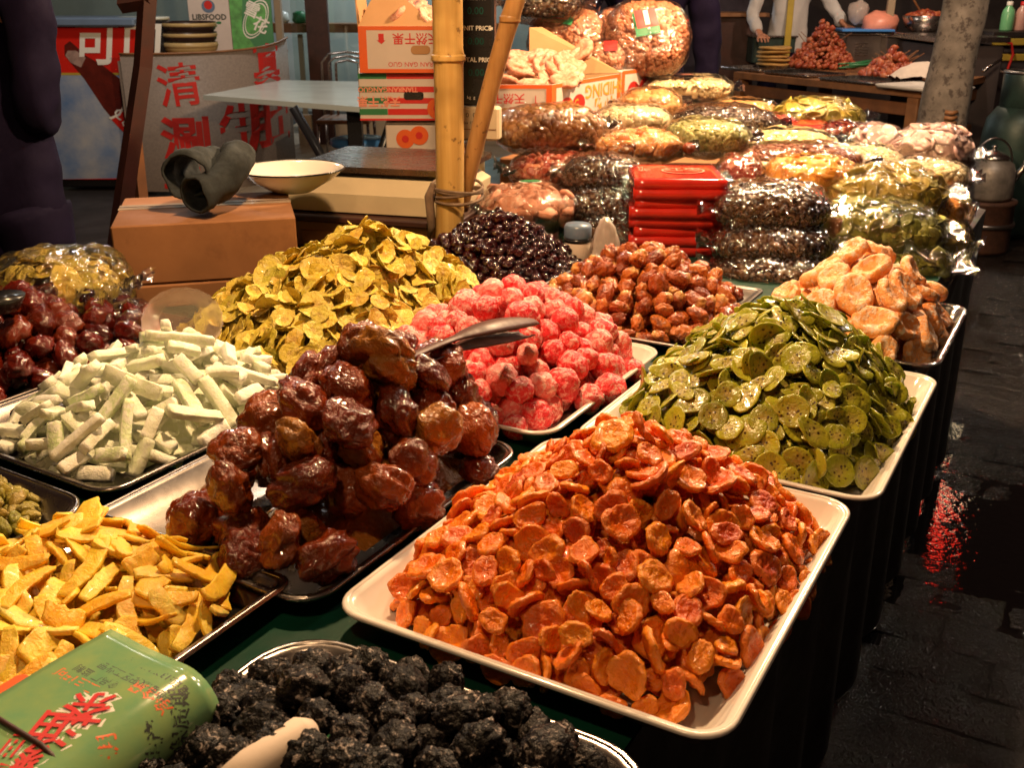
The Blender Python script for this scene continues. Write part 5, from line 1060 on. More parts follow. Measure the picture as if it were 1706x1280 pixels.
def person(loc, yaw, label, coat, trousers, armL, armR, lean=0, coatlen=.80, hgt=1.70, wide=1.0, cloth_noise=.012):
    """armL/armR: (elbow, wrist, fingertip direction) in the person's own frame: x right, y forward, z up"""
    t_ = thing('person', loc, label, 'person'); Rz = Quaternion((0, 0, 1), yaw); k = hgt / 1.70
    def w(v): v = Vector(v); f = lean * max(0, v.z - .9); return Rz @ Vector((v.x * wide, v.y + f, v.z)) * k
    P = [(0, 0, .92), (0, .0, 1.08), (0, .01, 1.28), (0, .0, 1.40), (0, .01, 1.48), (0, .03, 1.56), (0, .02, 1.66)]
    Rr = [(.15, .11), (.13, .10), (.16, .11), (.12, .08), (.052, .055), (.072, .09), (.065, .08)]; E = [(i, i + 1) for i in range(6)]
    for s in (-1, 1):
        b = len(P); P += [(s * .09, 0, .84), (s * .10, .01, .48), (s * .10, -.02, .10), (s * .10, .12, .04)]; Rr += [.085, .055, .042, .04]; E += [(0, b), (b, b + 1), (b + 1, b + 2), (b + 2, b + 3)]
    for s, arm in ((-1, armL), (1, armR)):
        el, wr, fd = [Vector(v) for v in arm]; fd.normalize(); b = len(P); sh = Vector((s * .19, 0, 1.39)); P += [tuple(sh), tuple(el), tuple(wr), tuple(wr + fd * .08)]; Rr += [.055, .042, (.028, .022), (.038, .018)]
        E += [(3, b), (b, b + 1), (b + 1, b + 2), (b + 2, b + 3)]; side = fd.cross(Vector((0, 0, 1)))
        if side.length < .1: side = Vector((1, 0, 0))
        side.normalize()
        for q in range(4):
            o_ = side * (q - 1.5) * .019; c_ = Vector((0, 0, -.018)); L = (.062, .074, .070, .055)[q]; n0 = len(P)
            P += [tuple(wr + fd * .092 + o_), tuple(wr + fd * (.092 + L * .55) + o_ * 1.1 + c_ * .3), tuple(wr + fd * (.092 + L) + o_ * 1.1 + c_)]; Rr += [.0095, .0085, .0075]; E += [(b + 3, n0), (n0, n0 + 1), (n0 + 1, n0 + 2)]
        n0 = len(P); P += [tuple(wr + fd * .035 - side * s * .038), tuple(wr + fd * .075 - side * s * .055 + Vector((0, 0, -.012)))]; Rr += [.012, .010]; E += [(b + 2, n0), (n0, n0 + 1)]
    ob('body', skinmesh('body', [w(p) for p in P], E, Rr, M['skin'], 2), t_)
    # head details
    hp = w((0, .02, 1.62)); fwd = Rz @ Vector((0, 1, 0)); rt = Rz @ Vector((1, 0, 0))
    g = grid_ball(20, 14, lambda d: Vector((d.x * .083, d.y * .098, d.z * .105)) if not (d.y > .35 and d.z < .45) else Vector((d.x * .060, d.y * .06, d.z * .095)), 'hair', M['hair']); ob('hair', g, t_, hp + Vector((0, 0, .03)), Rz)
    for s in (-1, 1):
        g = grid_ball(8, 6, lambda d: d * .010, 'eye', M['hair']); ob('eye', g, t_, hp + fwd * .086 + rt * s * .032 + Vector((0, 0, .0)))
        g = grid_ball(8, 6, lambda d: Vector((d.x * .008, d.y * .018, d.z * .028)), 'ear', M['skin']); ob('ear', g, t_, hp + rt * s * .084 + Vector((0, 0, -.005)), Rz)
    g = grid_ball(8, 6, lambda d: Vector((d.x * .013, d.y * .018, d.z * .024)), 'nose', M['skin']); ob('nose', g, t_, hp + fwd * .094 + Vector((0, 0, -.02)), Rz)
    g = grid_ball(8, 6, lambda d: Vector((d.x * .024, d.y * .010, d.z * .008)), 'mouth', M['red_print']); ob('mouth', g, t_, hp + fwd * .084 + Vector((0, 0, -.052)), Rz)
    # clothing: coat and trousers follow the body
    P = [(0, 0, coatlen), (0, 0, .95), (0, 0, 1.10), (0, .01, 1.28), (0, 0, 1.41), (0, .01, 1.46)]; Rr = [(.20, .15), (.185, .145), (.165, .135), (.185, .14), (.15, .10), (.07, .07)]; E = [(i, i + 1) for i in range(5)]
    for s, arm in ((-1, armL), (1, armR)):
        el, wr, fd = [Vector(v) for v in arm]; b = len(P); P += [(s * .20, 0, 1.38), tuple(el), tuple(wr + (el - wr) * .12)]; Rr += [.075, .064, .050]; E += [(4, b), (b, b + 1), (b + 1, b + 2)]
    m_ = skinmesh('coat', [w(p) for p in P], E, Rr, M[coat], 3)
    for v in m_.vertices: v.co += v.normal * cloth_noise * (2.2 * nz((v.co.x, v.co.y, v.co.z * .22), 11, 2) + .6 * nz(v.co, 18, 1))
    ob('coat', m_, t_)
    P = [(0, 0, .96)]; Rr = [(.165, .125)]; E = []
    for s in (-1, 1): b = len(P); P += [(s * .095, 0, .82), (s * .105, .01, .48), (s * .105, -.02, .08)]; Rr += [.105, .085, .075]; E += [(0, b), (b, b + 1), (b + 1, b + 2)]
    m_ = skinmesh('trousers', [w(p) for p in P], E, Rr, M[trousers], 2)
    for v in m_.vertices: v.co += v.normal * .010 * nz((v.co.x, v.co.y, v.co.z * .5), 9, 2)
    ob('trousers', m_, t_)
    for s in (-1, 1): b = MB(); g = grid_ball(14, 8, lambda d: Vector((d.x * .048, d.y * .13, max(-.045, d.z * .05))), 'x', M['black_plastic']); ob('shoe', g, t_, w((s * .105, .05, .046 / k)) , Rz)
    return t_
hang = lambda s: ((s * .24, -.02, 1.12), (s * .235, .03, .88), (0, .15, -1))
x = atY(-40, 200, 2.62).x
person(Vector((x, 2.66, 0)), math.radians(-20), 'person in a long navy coat standing at the far left edge', 'navy', 'navy', ((-.24, .04, 1.12), (-.20, .22, 1.0), (.3, .7, -.5)), ((.20, -.02, 1.12), (-.10, .18, 1.0), (-.9, .1, -.2)), coatlen=.50, hgt=1.72, wide=1.0)
x = atY(1078, 50, 4.55).x
person(Vector((x, 4.62, 0)), math.radians(175), 'person in dark navy clothes standing behind the peanut bags', 'navy', 'navy', hang(-1), hang(1), coatlen=.70, hgt=1.74, wide=1.12)
wy = 9.5; x = atY(1312, 30, wy).x; hR = atY(1405, 38, 9.25) ; Lx = hR.x - x
pw = person(Vector((x, wy, 0)), math.radians(182), 'cook in a white coat leaning over the grill at the far stall', 'white_coat', 'navy', ((-.30, .08, 1.16), (-Lx / 1.3 + .02, .24, 1.08), (-.9, .2, -.35)), ((.25, .02, 1.15), (.22, .20, 1.0), (0, .9, -.2)), coatlen=.70, hgt=1.75, lean=.1, wide=1.3)
b = MB(); q = Vector((x, wy, 0)); b.box(q + Vector((-.03, -.19, 1.16)), (.055, .012, .62), 0, .003); b.build('yellow_strap', M['paint_yellow'], pw)
# ------------------------------------------------------------------ drinks fridge, leaning post, counter
Yf = 7.7; fl = atY(58, 100, Yf).x; fr_ = atY(232, 100, Yf).x; w = fr_ - fl
cf = Vector(((fl + fr_) / 2, Yf + .3, 0)); t_ = thing('drinks_fridge', cf, 'red and blue drinks fridge printed with a cola bottle', 'fridge')
ztop = zY(38, Yf); zb_ = max(.10, zY(330, Yf))
b = MB(); b.box(cf + Vector((0, 0, (ztop + .08) / 2)), (w, .58, ztop - .08), 0, .01); b.build('cabinet', M['card_white'], t_)
b = MB(); b.box(cf + Vector((0, 0, .03)), (w - .03, .54, .06), 0, .01); b.build('base', M['black_plastic'], t_)
F = Face(Vector((fl, Yf + .01, 0)), (1, 0, 0), (0, 0, 1)); zz = lambda py: max(.062, zY(py, Yf)); xx = lambda px: atY(px, 150, Yf).x - fl
M['ice'] = simple('ice_blue_print', (.42, .44, .48), .35, .1, 3, 0, 0, col2=(.10, .20, .42)); M['cola'] = simple('cola_brown_print', (.13, .018, .012), .3, .2, 14, 0, 0); M['cola_light'] = simple('pale_brown_print', (.42, .28, .24), .3, .2, 20, 0, 0)
M['fridge_red'] = simple('fridge_red_print', (.62, .02, .012), .3, .08, 5, 0, 0)
F.rect('red_panel', 0, w, zz(122), zz(38), M['fridge_red'], t_, .002); F.rect('yellow_line', 0, w, zz(125), zz(121), M['paint_yellow'], t_, .003); F.rect('ice_panel', 0, w, zz(300), zz(125), M['ice'], t_, .002); F.poly('red_band', [(0, zz(330)), (w, zz(305)), (w, zz(296)), (0, zz(318))], M['fridge_red'], t_, .0035); F.rect('white_band', 0, w, zz(318), zz(301), M['white_print'], t_, .0025)
bp = lambda px, py: (xx(px), zz(py))
F.poly('printed_bottle', [bp(*p) for p in ((118, 75), (128, 68), (138, 78), (150, 92), (178, 110), (212, 140), (225, 150), (232, 240), (224, 235), (192, 215), (168, 180), (142, 130), (124, 104), (116, 92))][::-1], M['cola'], t_, .004)
F.poly('printed_bottle_neck', [bp(*p) for p in ((117, 92), (122, 84), (136, 84), (150, 96), (140, 112), (124, 104))][::-1], M['cola_light'], t_, .005)
F.poly('printed_label', [bp(*p) for p in ((176, 196), (190, 190), (204, 172), (212, 160), (228, 168), (232, 236), (222, 236), (194, 218))][::-1], M['fridge_red'], t_, .0055); F.poly('label_edge', [bp(*p) for p in ((174, 196), (192, 189), (213, 158), (214, 161), (194, 192), (178, 199))][::-1], M['white_print'], t_, .0065)
F.text('lettering', 'Cola', xx(205), zz(205), .13, M['white_print'], t_, .0066, rot=-55, shear=.3)
F.text('lettering', '可口', xx(208), zz(76), .33, M['white_print'], t_, .006, bold=.02, shear=.18)
b = MB(); b.box(Vector((cf.x, Yf + .25, zz(36) + .0)), (w + .03, .62, .06), 0, .012); b.build('lid', M['bluecap'], t_)
Yp = 3.5; a = atY(246, -10, Yp); m_ = atY(238, 110, Yp); c_ = atY(208, 320, Yp - .05); t_ = thing('leaning_post', Vector((c_.x, c_.y, 0)), 'slanting reddish wooden post in front of the drinks fridge', 'post')
d_ = (c_ - m_); d_ = d_ / d_.z; b = MB(); b.tube([c_ - d_ * c_.z, c_, m_, m_ + (a - m_) * 2.4], [.034, .034, .031, .03], 4); b.build('shaft', M['wood_dark'], t_)
b = MB(); e0 = atY(222, 200, Yp + .2); e1 = atY(236, 330, Yp + .2); d_ = (e1 - e0) / (e1.z - e0.z); b.tube([e1 - d_ * e1.z, e0], [.026, .024], 4); b.build('brace', M['wood'], t_); b = MB(); q0 = atY(200, 6, Yp); q1 = atY(252, 4, Yp); b.tube([q0, q1 + Vector((0, 0, .01))], [.03, .03], 4); b.build('crosspiece', M['wood_dark'], t_)
# counter with a curved front
pts = [(-1.76, 4.80), (-1.60, 4.785), (-1.42, 4.81), (-1.28, 4.89), (-1.19, 5.02), (-1.145, 5.20), (-1.13, 5.40)]
pts = [(a_ * 1.575, b_ * 1.575) for a_, b_ in pts]
def curve(t):
    t = max(0, min(1, t)) * (len(pts) - 1); i = min(int(t), len(pts) - 2); f = t - i; P0_, P1_, P2_, P3_ = pts[max(i - 1, 0)], pts[i], pts[i + 1], pts[min(i + 2, len(pts) - 1)]
    c = lambda k: .5 * ((2 * P1_[k]) + (-P0_[k] + P2_[k]) * f + (2 * P0_[k] - 5 * P1_[k] + 4 * P2_[k] - P3_[k]) * f * f + (-P0_[k] + 3 * P1_[k] - 3 * P2_[k] + P3_[k]) * f ** 3)
    return Vector((c(0), c(1), 0))
sam = [curve(i / 60) for i in range(61)]; cum = [0]
for i in range(60): cum.append(cum[-1] + (sam[i + 1] - sam[i]).length)
SL_ = cum[-1]
def on(s, z, off=0):
    s = max(0, min(SL_ * .999, s)); i = max(j for j in range(61) if cum[j] <= s); i = min(i, 59); f = (s - cum[i]) / (cum[i + 1] - cum[i]); p_ = sam[i].lerp(sam[i + 1], f); d = (sam[min(i + 2, 60)] - sam[max(i - 1, 0)]).normalized(); nn = Vector((d.y, -d.x, 0)); return p_ + nn * off + Vector((0, 0, z))
ztc = .967; rise = lambda s: .07 * (s / SL_) ** 2.2
t_ = thing('food_counter', Vector((-2.3, 8.1, 0)), 'grey curved food counter painted with red Chinese characters', 'counter')
vs = []; fs = []; n = 40
for i in range(n + 1): s = SL_ * i / n * .999; vs += [on(s, 0), on(s, ztc + rise(s)), on(s, ztc + rise(s), -.02), on(s, 0, -.02)]
for i in range(n): a = i * 4; fs += [(a, a + 4, a + 5, a + 1), (a + 1, a + 5, a + 6, a + 2), (a + 2, a + 6, a + 7, a + 3)]
b = MB(); b.add(vs, fs); b.build('front_panel', M['board_grey'], t_, True)
b = MB(); b.tube([on(SL_ * i / 30 * .999, ztc + rise(SL_ * i / 30) + .004, .004) for i in range(31)], .008, 6); b.build('rim', M['wood_mid'], t_, True)
tp = [tuple(on(SL_ * i / 20 * .999, 0, -.022)[:2]) for i in range(21)] + [(-1.88, 9.0), (-2.80, 9.0)]; b = MB(); b.prism(tp, .905, .925); b.build('top', M['wood'], t_)
b = MB(); b.box((-2.79, 8.28, .47), (.02, 1.40, .90), 0); b.build('side_panel', M['board_grey'], t_)
def ctext(body, s, z, size_, sx=1, bold=.03, rot=0):
    v_, f_ = textmesh(body, size_ * 1.5, bold); a = math.radians(rot); b = MB(); b.add([on(s + (v.x * math.cos(a) - v.y * math.sin(a)) * sx, z + v.x * math.sin(a) + v.y * math.cos(a), .0035) for v in v_], f_); b.build('painted_character', M['red_print'], t_)
def s_of(px):   # arc length whose picture column is px
    best = 0
    for i in range(200):
        q = on(SL_ * i / 200, .7); zf = q.y * math.cos(PITCH) + .7 * math.sin(PITCH); X = 853 + FPX * q.x / zf
        if X < px: best = SL_ * i / 200
    return best
zc_ = lambda py: zY(py, 7.62)
ctext('清', s_of(302), zc_(145), .21, rot=4, bold=.012); ctext('真', s_of(450), zc_(118), .20, 1.4); ctext('涮', s_of(303), zc_(235), .22, 1.1); ctext('牛', s_of(400), zc_(218), .22, 1.1); ctext('肚', s_of(452), zc_(218), .26, 1.7); ctext('羊', s_of(290), zc_(300), .18, 1.1)
# things on the counter
c = atY(246, 90, 7.95); c.z = .926; t_ = thing('black_pot', c, 'black cooking pot with a white inside on the food counter', 'pot'); b = MB(); b.lathe(c, [(0, 0), (.165, 0), (.175, .02), (.18, .27), (.175, .27), (.165, .02), (0, .012)], 28); b.build('body', M['black_plastic'], t_, True); b = MB(); b.lathe(c, [(.181, .262), (.186, .27), (.186, .282), (.172, .284)], 28); b.build('rim', M['white_top'], t_, True)
M['dark_bowl'] = simple('brown_glazed_bowl', (.035, .016, .014), .3, .2, 10, 0, 0); M['cream_glaze'] = simple('cream_glaze', (.50, .36, .16), .3, .1, 10, 0, 0)
for k in range(3):
    c = atY(318, 84, 8.0); c.z = .926 + k * .072; t_ = thing('serving_bowl', c, ['lowest cream bowl of the stack on the food counter', 'middle dark bowl of the stack on the food counter', 'top dark bowl of the stack on the food counter'][k], 'bowl', 'bowls stacked on the food counter')
    b = MB(); b.lathe(c, [(0, 0), (.13, 0), (.15, .006), (.195, .055), (.20, .105), (.195, .105), (.18, .055), (0, .015)], 28); b.build('body', M['cream_glaze'] if k == 0 else M['dark_bowl'], t_, True); b = MB(); b.lathe(c, [(.199, .070), (.203, .078), (.203, .090), (.200, .096)], 28); b.build('glaze_band', M['cream_glaze'], t_, True)
c0 = atY(350, 72, 5.3); zt2 = .926
xl = atY(318, 60, 8.45).x; xm = atY(386, 60, 8.45).x; xr = atY(455, 60, 8.5).x
t_, F, Ft, w = boxthing('carton', Vector((xl, 8.45, 0)), Vector((xm, 8.45, 0)), .3, zt2 + .001, zt2 + .56, M['card_white'], 'cream drinks carton with a small badge on the food counter', 'carton')
F.disc('printed_badge', w * .5, .345, .052, .048, M['bluecap'], t_, .002); F.disc('printed_badge', w * .5, .355, .032, .032, M['red_print'], t_, .003); F.text('lettering', 'LIBSFOOD', w * .5, .265, .058, M['dark_print'], t_, .002, bold=.03)
for k in range(5): F.disc('printed_leaf', w * (.28 + .11 * k), .215 - .024 * math.cos(k - 2), .021, .011, M['green_print'], t_, .002, 8)
t_, F, Ft, w = boxthing('beer_carton', Vector((xm + .004, 8.452, 0)), Vector((xr, 8.52, 0)), .3, zt2 + .001, zt2 + .56, M['green_print'], 'green beer carton with a round silver emblem', 'carton')
M['green_bright'] = simple('bright_green_print', (.10, .42, .10), .4, .3, 14, 0, 0)
F.poly('light_green_sweep', [(0, 0), (w * .6, 0), (w * .25, .19), (w * .35, .48), (0, .48)], M['green_bright'], t_, .002)
for r_, mt, of in ((1.0, 'white_print', .003), (.93, 'green_print', .004), (.84, 'white_print', .005), (.78, 'green_bright', .006)): F.poly('printed_emblem', [(w * .60 + (.083 * math.cos(a) * math.cos(.5) - .157 * math.sin(a) * math.sin(-.5)) * r_, .25 + (.083 * math.cos(a) * math.sin(-.5) + .157 * math.sin(a) * math.cos(.5)) * r_) for a in [2 * math.pi * i / 28 for i in range(28)]], M[mt], t_, of)
F.text('lettering', '雪', w * .52, .315, .12, M['white_print'], t_, .007, rot=-25, bold=.02); F.text('lettering', '花', w * .70, .20, .12, M['white_print'], t_, .007, rot=-25, bold=.02)
# ------------------------------------------------------------------ shop window, rail, floor tiles, seats
b = MB(); b.box((-2.2, 13.2, 1.6), (12.5, .1, 3.6), 0); b.build('back_wall', M['pale_wall'], kind='structure')
tl = ob('tiled_floor', None, loc=(-1.0, 7, 0), kind='structure'); tm = mk('floor_tile', *(lambda b: (b.v, b.f))(MB().box((0, 0, 0), (.396, .396, .012), 0, .002)), M['tile'])
for i in range(-3, 5):
    for j in range(12): ob('floor_tile', tm, tl, (i * .4 + .0, .6 + j * .4, -.001))
t_ = thing('shop_window', Vector((-1.5, 10.0, 0)), 'glass shop front with dark red wooden frames', 'shop front')
Yw = 10.0; xs = [atY(p, 100, Yw).x for p in (-260, 70, 392, 470, 533, 660, 900)]
for i, xv in enumerate(xs): b = MB(); b.box((xv, Yw, 1.5), (.20 if i in (4,) else .06, .09, 3.0), 0, .004); b.build('mullion', M['wood_dark'] if i in (4, 6, 0) else M['tile'], t_)
for i in range(len(xs) - 1):
    b = MB(); b.box(((xs[i] + xs[i + 1]) / 2, Yw, 1.65), (xs[i + 1] - xs[i] - .22, .008, 2.6), 0); b.build('pane', M['glass_pane'], t_)
    b = MB(); b.box(((xs[i] + xs[i + 1]) / 2, Yw, .14), (xs[i + 1] - xs[i] - .22, .06, .28), 0, .004); b.build('sill_panel', M['tile'], t_)
t_ = thing('shelf_rail', Vector((atY(520, 45, 11.2).x, 11.2, 0)), 'pale wooden counter shelf seen through the shop glass', 'shelf')
zr = zY(46, 11.2); b = MB(); b.box((atY(600, 45, 11.2).x, 11.3, zr), (3.2, .35, .09), 0, .005); b.build('shelf_board', M['wood_mid'], t_)
for pxx in (395, 440, 500, 610): b = MB(); b.box((atY(pxx, 100, 11.2).x, 11.3, zr / 2 - .03), (.05, .05, zr - .07), 0); b.build('leg', M['tile'], t_)
b = MB(); b.box((atY(430, 100, 11.4).x, 11.6, .42), (.5, .3, .84), 0, .02); b.build('stool_block', M['tile'], None, loc=(atY(430, 100, 11.4).x, 11.6, 0), label='pale cabinet standing beyond the shop glass', cat='cabinet')
for k, (px_, py_) in enumerate(((500, 38), (470, 40))):
    c = atY(px_, py_, 11.2); c.z = zr + .046; b = MB(); b.lathe(c, [(0, 0), (.06, 0), (.08, .03), (.07, .10), (.03, .12), (0, .12)], 16); b.build('dish', M['green_print' if k == 0 else 'white_top'], None, True, loc=c, label=['round green jar on the pale shelf beyond the glass', 'small white dish on the pale shelf beyond the glass'][k], cat='jar')
# white table
Q = [at(338, 158, .76), at(600, 178, .76), at(760, 176, .76), at(740, 138, .76), at(470, 133, .76)]
Q = [Vector((q.x, q.y, 0)) for q in Q]; cc = sum(Q, Vector()) / 5; t_ = thing('white_table', cc, 'white laminate table behind the scale with dark steel legs', 'table')
b = MB(); b.prism([(q.x, q.y) for q in Q], .730, .76); b.build('table_top', M['white_top'], t_)
c = at(508, 240, .3); b = MB(); tq = atY(590, 175, 6.3); bq = atY(582, 268, 6.3); b.box((tq.x, 6.3, .364), (.085, .085, .728), 0, .005); b.build('leg', M['black_plastic'], t_)
e0 = atY(488, 178, 6.0); e1 = atY(540, 268, 6.0); d_ = (e1 - e0); b = MB(); b.tube([e0, e0 + d_ * (e0.z / -d_.z)], .028, 8); b.build('leg', M['black_plastic'], t_, True)
e0 = atY(660, 178, 6.2); e1 = atY(630, 268, 6.2); d_ = (e1 - e0); b = MB(); b.tube([e0, e0 + d_ * (e0.z / -d_.z)], .028, 8); b.build('leg', M['black_plastic'], t_, True)
c = atY(597, 231, 6.7); zs_ = c.z; c.z = 0; t_ = thing('blue_stool', c, 'round blue plastic stool under the white table', 'stool'); b = MB(); b.lathe(c, [(0, zs_ + .005), (.15, zs_ + .01), (.18, zs_), (.185, zs_ - .03), (.17, zs_ - .045), (0, zs_ - .05)], 32); b.build('seat', M['blue_plastic'], t_, True)
for k in range(4): a = .6 + k * math.pi / 2; b = MB(); b.tube([c + Vector((math.cos(a) * .12, math.sin(a) * .12, zs_ - .045)), c + Vector((math.cos(a) * .17, math.sin(a) * .17, 0))], .012, 8); b.build('leg', M['steel_dark'], t_, True)
for k, (pa_, pyt, Yc) in enumerate(((582, 86, 8.4), (700, 90, 8.4))):
    c = atY(pa_, 170, Yc); c.z = 0; t_ = thing('metal_chair', c, ['grey tube metal chair behind the white table left of the cartons', 'second grey tube chair hidden mostly by the cartons'][k], 'chair'); zt3 = zY(pyt, Yc)
    for q in range(3): wv = .20 - q * .055; b = MB(); b.tube([c + Vector((-wv, -.02, .45)), c + Vector((-wv, 0, zt3 - .08)), c + Vector((-wv * .7, 0, zt3 - .015 - q * .03)), c + Vector((0, 0, zt3 - q * .03)), c + Vector((wv * .7, 0, zt3 - .015 - q * .03)), c + Vector((wv, 0, zt3 - .08)), c + Vector((wv, -.02, .45))], .010, 8); b.build('back_tube', M['steel'], t_, True)
    b = MB(); b.box(c + Vector((0, -.2, .445)), (.42, .40, .03), 0, .01); b.build('seat', M['wood_mid'], t_)
    for sx_ in (-1, 1):
        for sy in (0, 1): b = MB(); b.tube([c + Vector((sx_ * .19, -.02 - sy * .36, .43)), c + Vector((sx_ * .20, .02 - sy * .42, 0))], .011, 8); b.build('leg', M['steel'], t_, True)
c = atY(440, 320, 2.9); t_ = thing('blue_tub', Vector((c.x, 3.2, 0)), 'blue plastic tub on the floor behind the boxes', 'tub'); b = MB(); b.lathe(Vector((c.x, 3.25, 0)), [(.0, 0), (.15, 0), (.20, .62), (.21, .63), (.195, .63), (.14, .02), (0, .02)], 24); b.build('body', M['blue_plastic'], t_, True)
# ------------------------------------------------------------------ tree
t_ = thing('tree', at(1560, 445, 0), 'leaning grey tree trunk with peeling bark beside the far stall', 'tree'); Yt = 5.4; g0 = t_.location.copy()
vs = []; fs = []; rings = []; n = 36
ctr = [(1558, 470, 46), (1563, 240, 40), (1577, 160, 39), (1590, 90, 36), (1606, 20, 36), (1618, -60, 35), (1640, -300, 30), (1670, -700, 26)]
for i in range(len(ctr) - 1):
    for s in range(10): f = s / 10; rings.append(tuple(ctr[i][k] * (1 - f) + ctr[i + 1][k] * f for k in range(3)))
for i, (px_, py_, r_) in enumerate(rings):
    p_ = atY(px_, py_, Yt); r = r_ / FPX * (p_.y * math.cos(PITCH) - (p_.z - CAM_H) * math.sin(PITCH))
    for k in range(n):
        a = 2 * math.pi * k / n; rr = r * (1 + .06 * nz((math.cos(a), math.sin(a), p_.z * 1.2), 1.8, 3) + .035 * nz((math.cos(a), math.sin(a), p_.z * 2), 6, 1)); vs.append(Vector((p_.x + rr * math.cos(a), p_.y + rr * math.sin(a), max(p_.z, -.02) if i else -.02)))
for i in range(len(rings) - 1):
    for k in range(n): fs.append((i * n + k, i * n + (k + 1) % n, (i + 1) * n + (k + 1) % n, (i + 1) * n + k))
b = MB(); b.add(vs, fs); b.build('trunk', M['bark'], t_, True)
rs = random.Random(3); mt_ = mk('leaf', [(0, 0, 0), (.03, .05, .01), (0, .12, 0), (-.03, .05, .01)], [(0, 1, 2, 3)], M['green_print']); lf = []
top = atY(1670, -700, Yt)
for i in range(900):
    d = Vector((rs.gauss(0, 1), rs.gauss(0, 1), rs.gauss(0, .6))).normalized() * rs.uniform(.4, 1.5); lf.append((mt_, Matrix.LocRotScale(top + Vector((0, 0, .5)) + d, Quaternion((rs.gauss(0, 1), rs.gauss(0, 1), rs.gauss(0, 1), rs.gauss(0, 1))).normalized(), Vector((1, 1, 1)))))
join_pieces('crown', lf, simple('dark_leaf', (.03, .06, .02), .6, .2, 4, 0, 0), 'stuff', parent=t_)
b = MB(); px0, py0 = 1583, 200; c = atY(1582, 190, Yt - .16)
for k in range(6):
    q = atY(1584 - k * 1.2, 188 + k * 9, Yt - .135); b = MB(); b.tube([q + Vector((-.030, 0, .004)), q + Vector((0, -.014, 0)), q + Vector((.030, 0, .004))], .011, 8); b.build('rope_wrap', M['wood_mid'], t_, True)
# ------------------------------------------------------------------ far stall
Nn, Ll, Rr_, Bk = Vector((2.62, 6.75, 0)), Vector((1.74, 8.35, 0)), Vector((3.78, 8.25, 0)), Vector((2.9, 9.85, 0))
t_ = thing('stall_table', (Nn + Bk) / 2, 'brown wooden table of the far food stall with a lower shelf', 'table')
b = MB(); b.prism([(p_.x, p_.y) for p_ in (Nn, Rr_, Bk, Ll)], .745, .79); b.build('table_top', M['wood_mid'], t_)
inn = lambda p_, f=.06: p_.lerp((Nn + Bk) / 2, f)
for p_ in (Nn, Ll, Rr_, Bk): q = inn(p_); b = MB(); b.box(q + Vector((0, 0, .372)), (.09, .09, .744), .5, .006); b.build('leg', M['wood_mid'], t_)
for z_ in (.66, .40, .14):
    for p_, q_ in ((Nn, Ll), (Nn, Rr_)):
        A_, B_ = inn(p_), inn(q_); m2 = (A_ + B_) / 2; d_ = B_ - A_; b = MB(); b.box(m2 + Vector((0, 0, z_)), (d_.length - .12, .03, .08), math.atan2(d_.y, d_.x), .004); b.build('rail', M['wood'], t_)
A_, B_ = inn(Nn), inn(Ll)
for k in range(11):
    f = (k + .7) / 12; q = A_.lerp(B_, f); d_ = B_ - A_; b = MB(); b.box(q + Vector((.05, .03, .27)), (.075, .02, .20), math.atan2(d_.y, d_.x), .003); b.build('slat', M['wood'] if k != 4 else M['paint_yellow'], t_)
b = MB(); b.prism([(p_.x, p_.y) for p_ in (inn(Nn, .1), inn(Rr_, .1), inn(Bk, .1), inn(Ll, .1))], .10, .12); b.build('shelf', M['wood'], t_)
zt4 = .792
def ftray(px_, py_, w, d, label, mat='steel', yaw=-1.08, h=.02):
    c = at(px_, py_, zt4 + h); c.z = zt4; t_ = thing('tray', c, label, 'tray'); b = MB(); trap2 = []
    cr, sr = math.cos(yaw), math.sin(yaw); vs = []
    for ins, z_ in ((.012, 0), (0, h), (.006, h + .002), (.018, .004)):
        for x_, y_ in rrect(-w / 2 + ins, w / 2 - ins, -d / 2 + ins, d / 2 - ins, .03, 4): vs.append((c.x + cr * x_ - sr * y_, c.y + sr * x_ + cr * y_, c.z + z_))
    n = len(vs) // 4; fs = [tuple(range(n - 1, -1, -1)), tuple(range(3 * n, 4 * n))]
    for i in range(3):
        for k in range(n): fs.append((i * n + k, i * n + (k + 1) % n, (i + 1) * n + (k + 1) % n, (i + 1) * n + k))
    b.add(vs, fs); b.build('dish', M[mat], t_, True); return c
M['meat'] = fruit('spiced_meat', [(.26, .04, .02), (.40, .08, .03), (.50, .16, .07), (.22, .03, .02)], .4)
c1 = ftray(1262, 112, .50, .38, 'leftmost steel tray at the far stall, holding flatbreads'); c2_ = ftray(1340, 120, .50, .40, 'steel tray of dark skewers left of centre at the far stall'); c3 = ftray(1440, 131, .52, .40, 'steel tray of onion and skewers right of centre at the far stall'); c4 = ftray(1540, 142, .5, .4, 'tray with crumpled white paper beside the tree', 'white_enamel')
M['bread'] = simple('golden_flatbread', (.56, .32, .09), .6, .12, 20, 0, .3, 60, dirt=((.25, .10, .03), 30, .58, .7))
bc = at(1287, 110, zt4 + .01)
for k in range(5):
    g = grid_ball(24, 10, disc_fn(k + 300, .135, .12, .2, .06, .06, .03), 'flatbread', M['bread']); ob('flatbread', g, None, Vector((bc.x + .008 * math.sin(k * 2), bc.y, zt4 + .03 + k * .030)), label='round golden flatbread, ' + ['lowest', 'second from the bottom', 'middle one', 'second from the top', 'topmost'][k] + ' in the stack of five', cat='flatbread', group='flatbreads at the far stall')
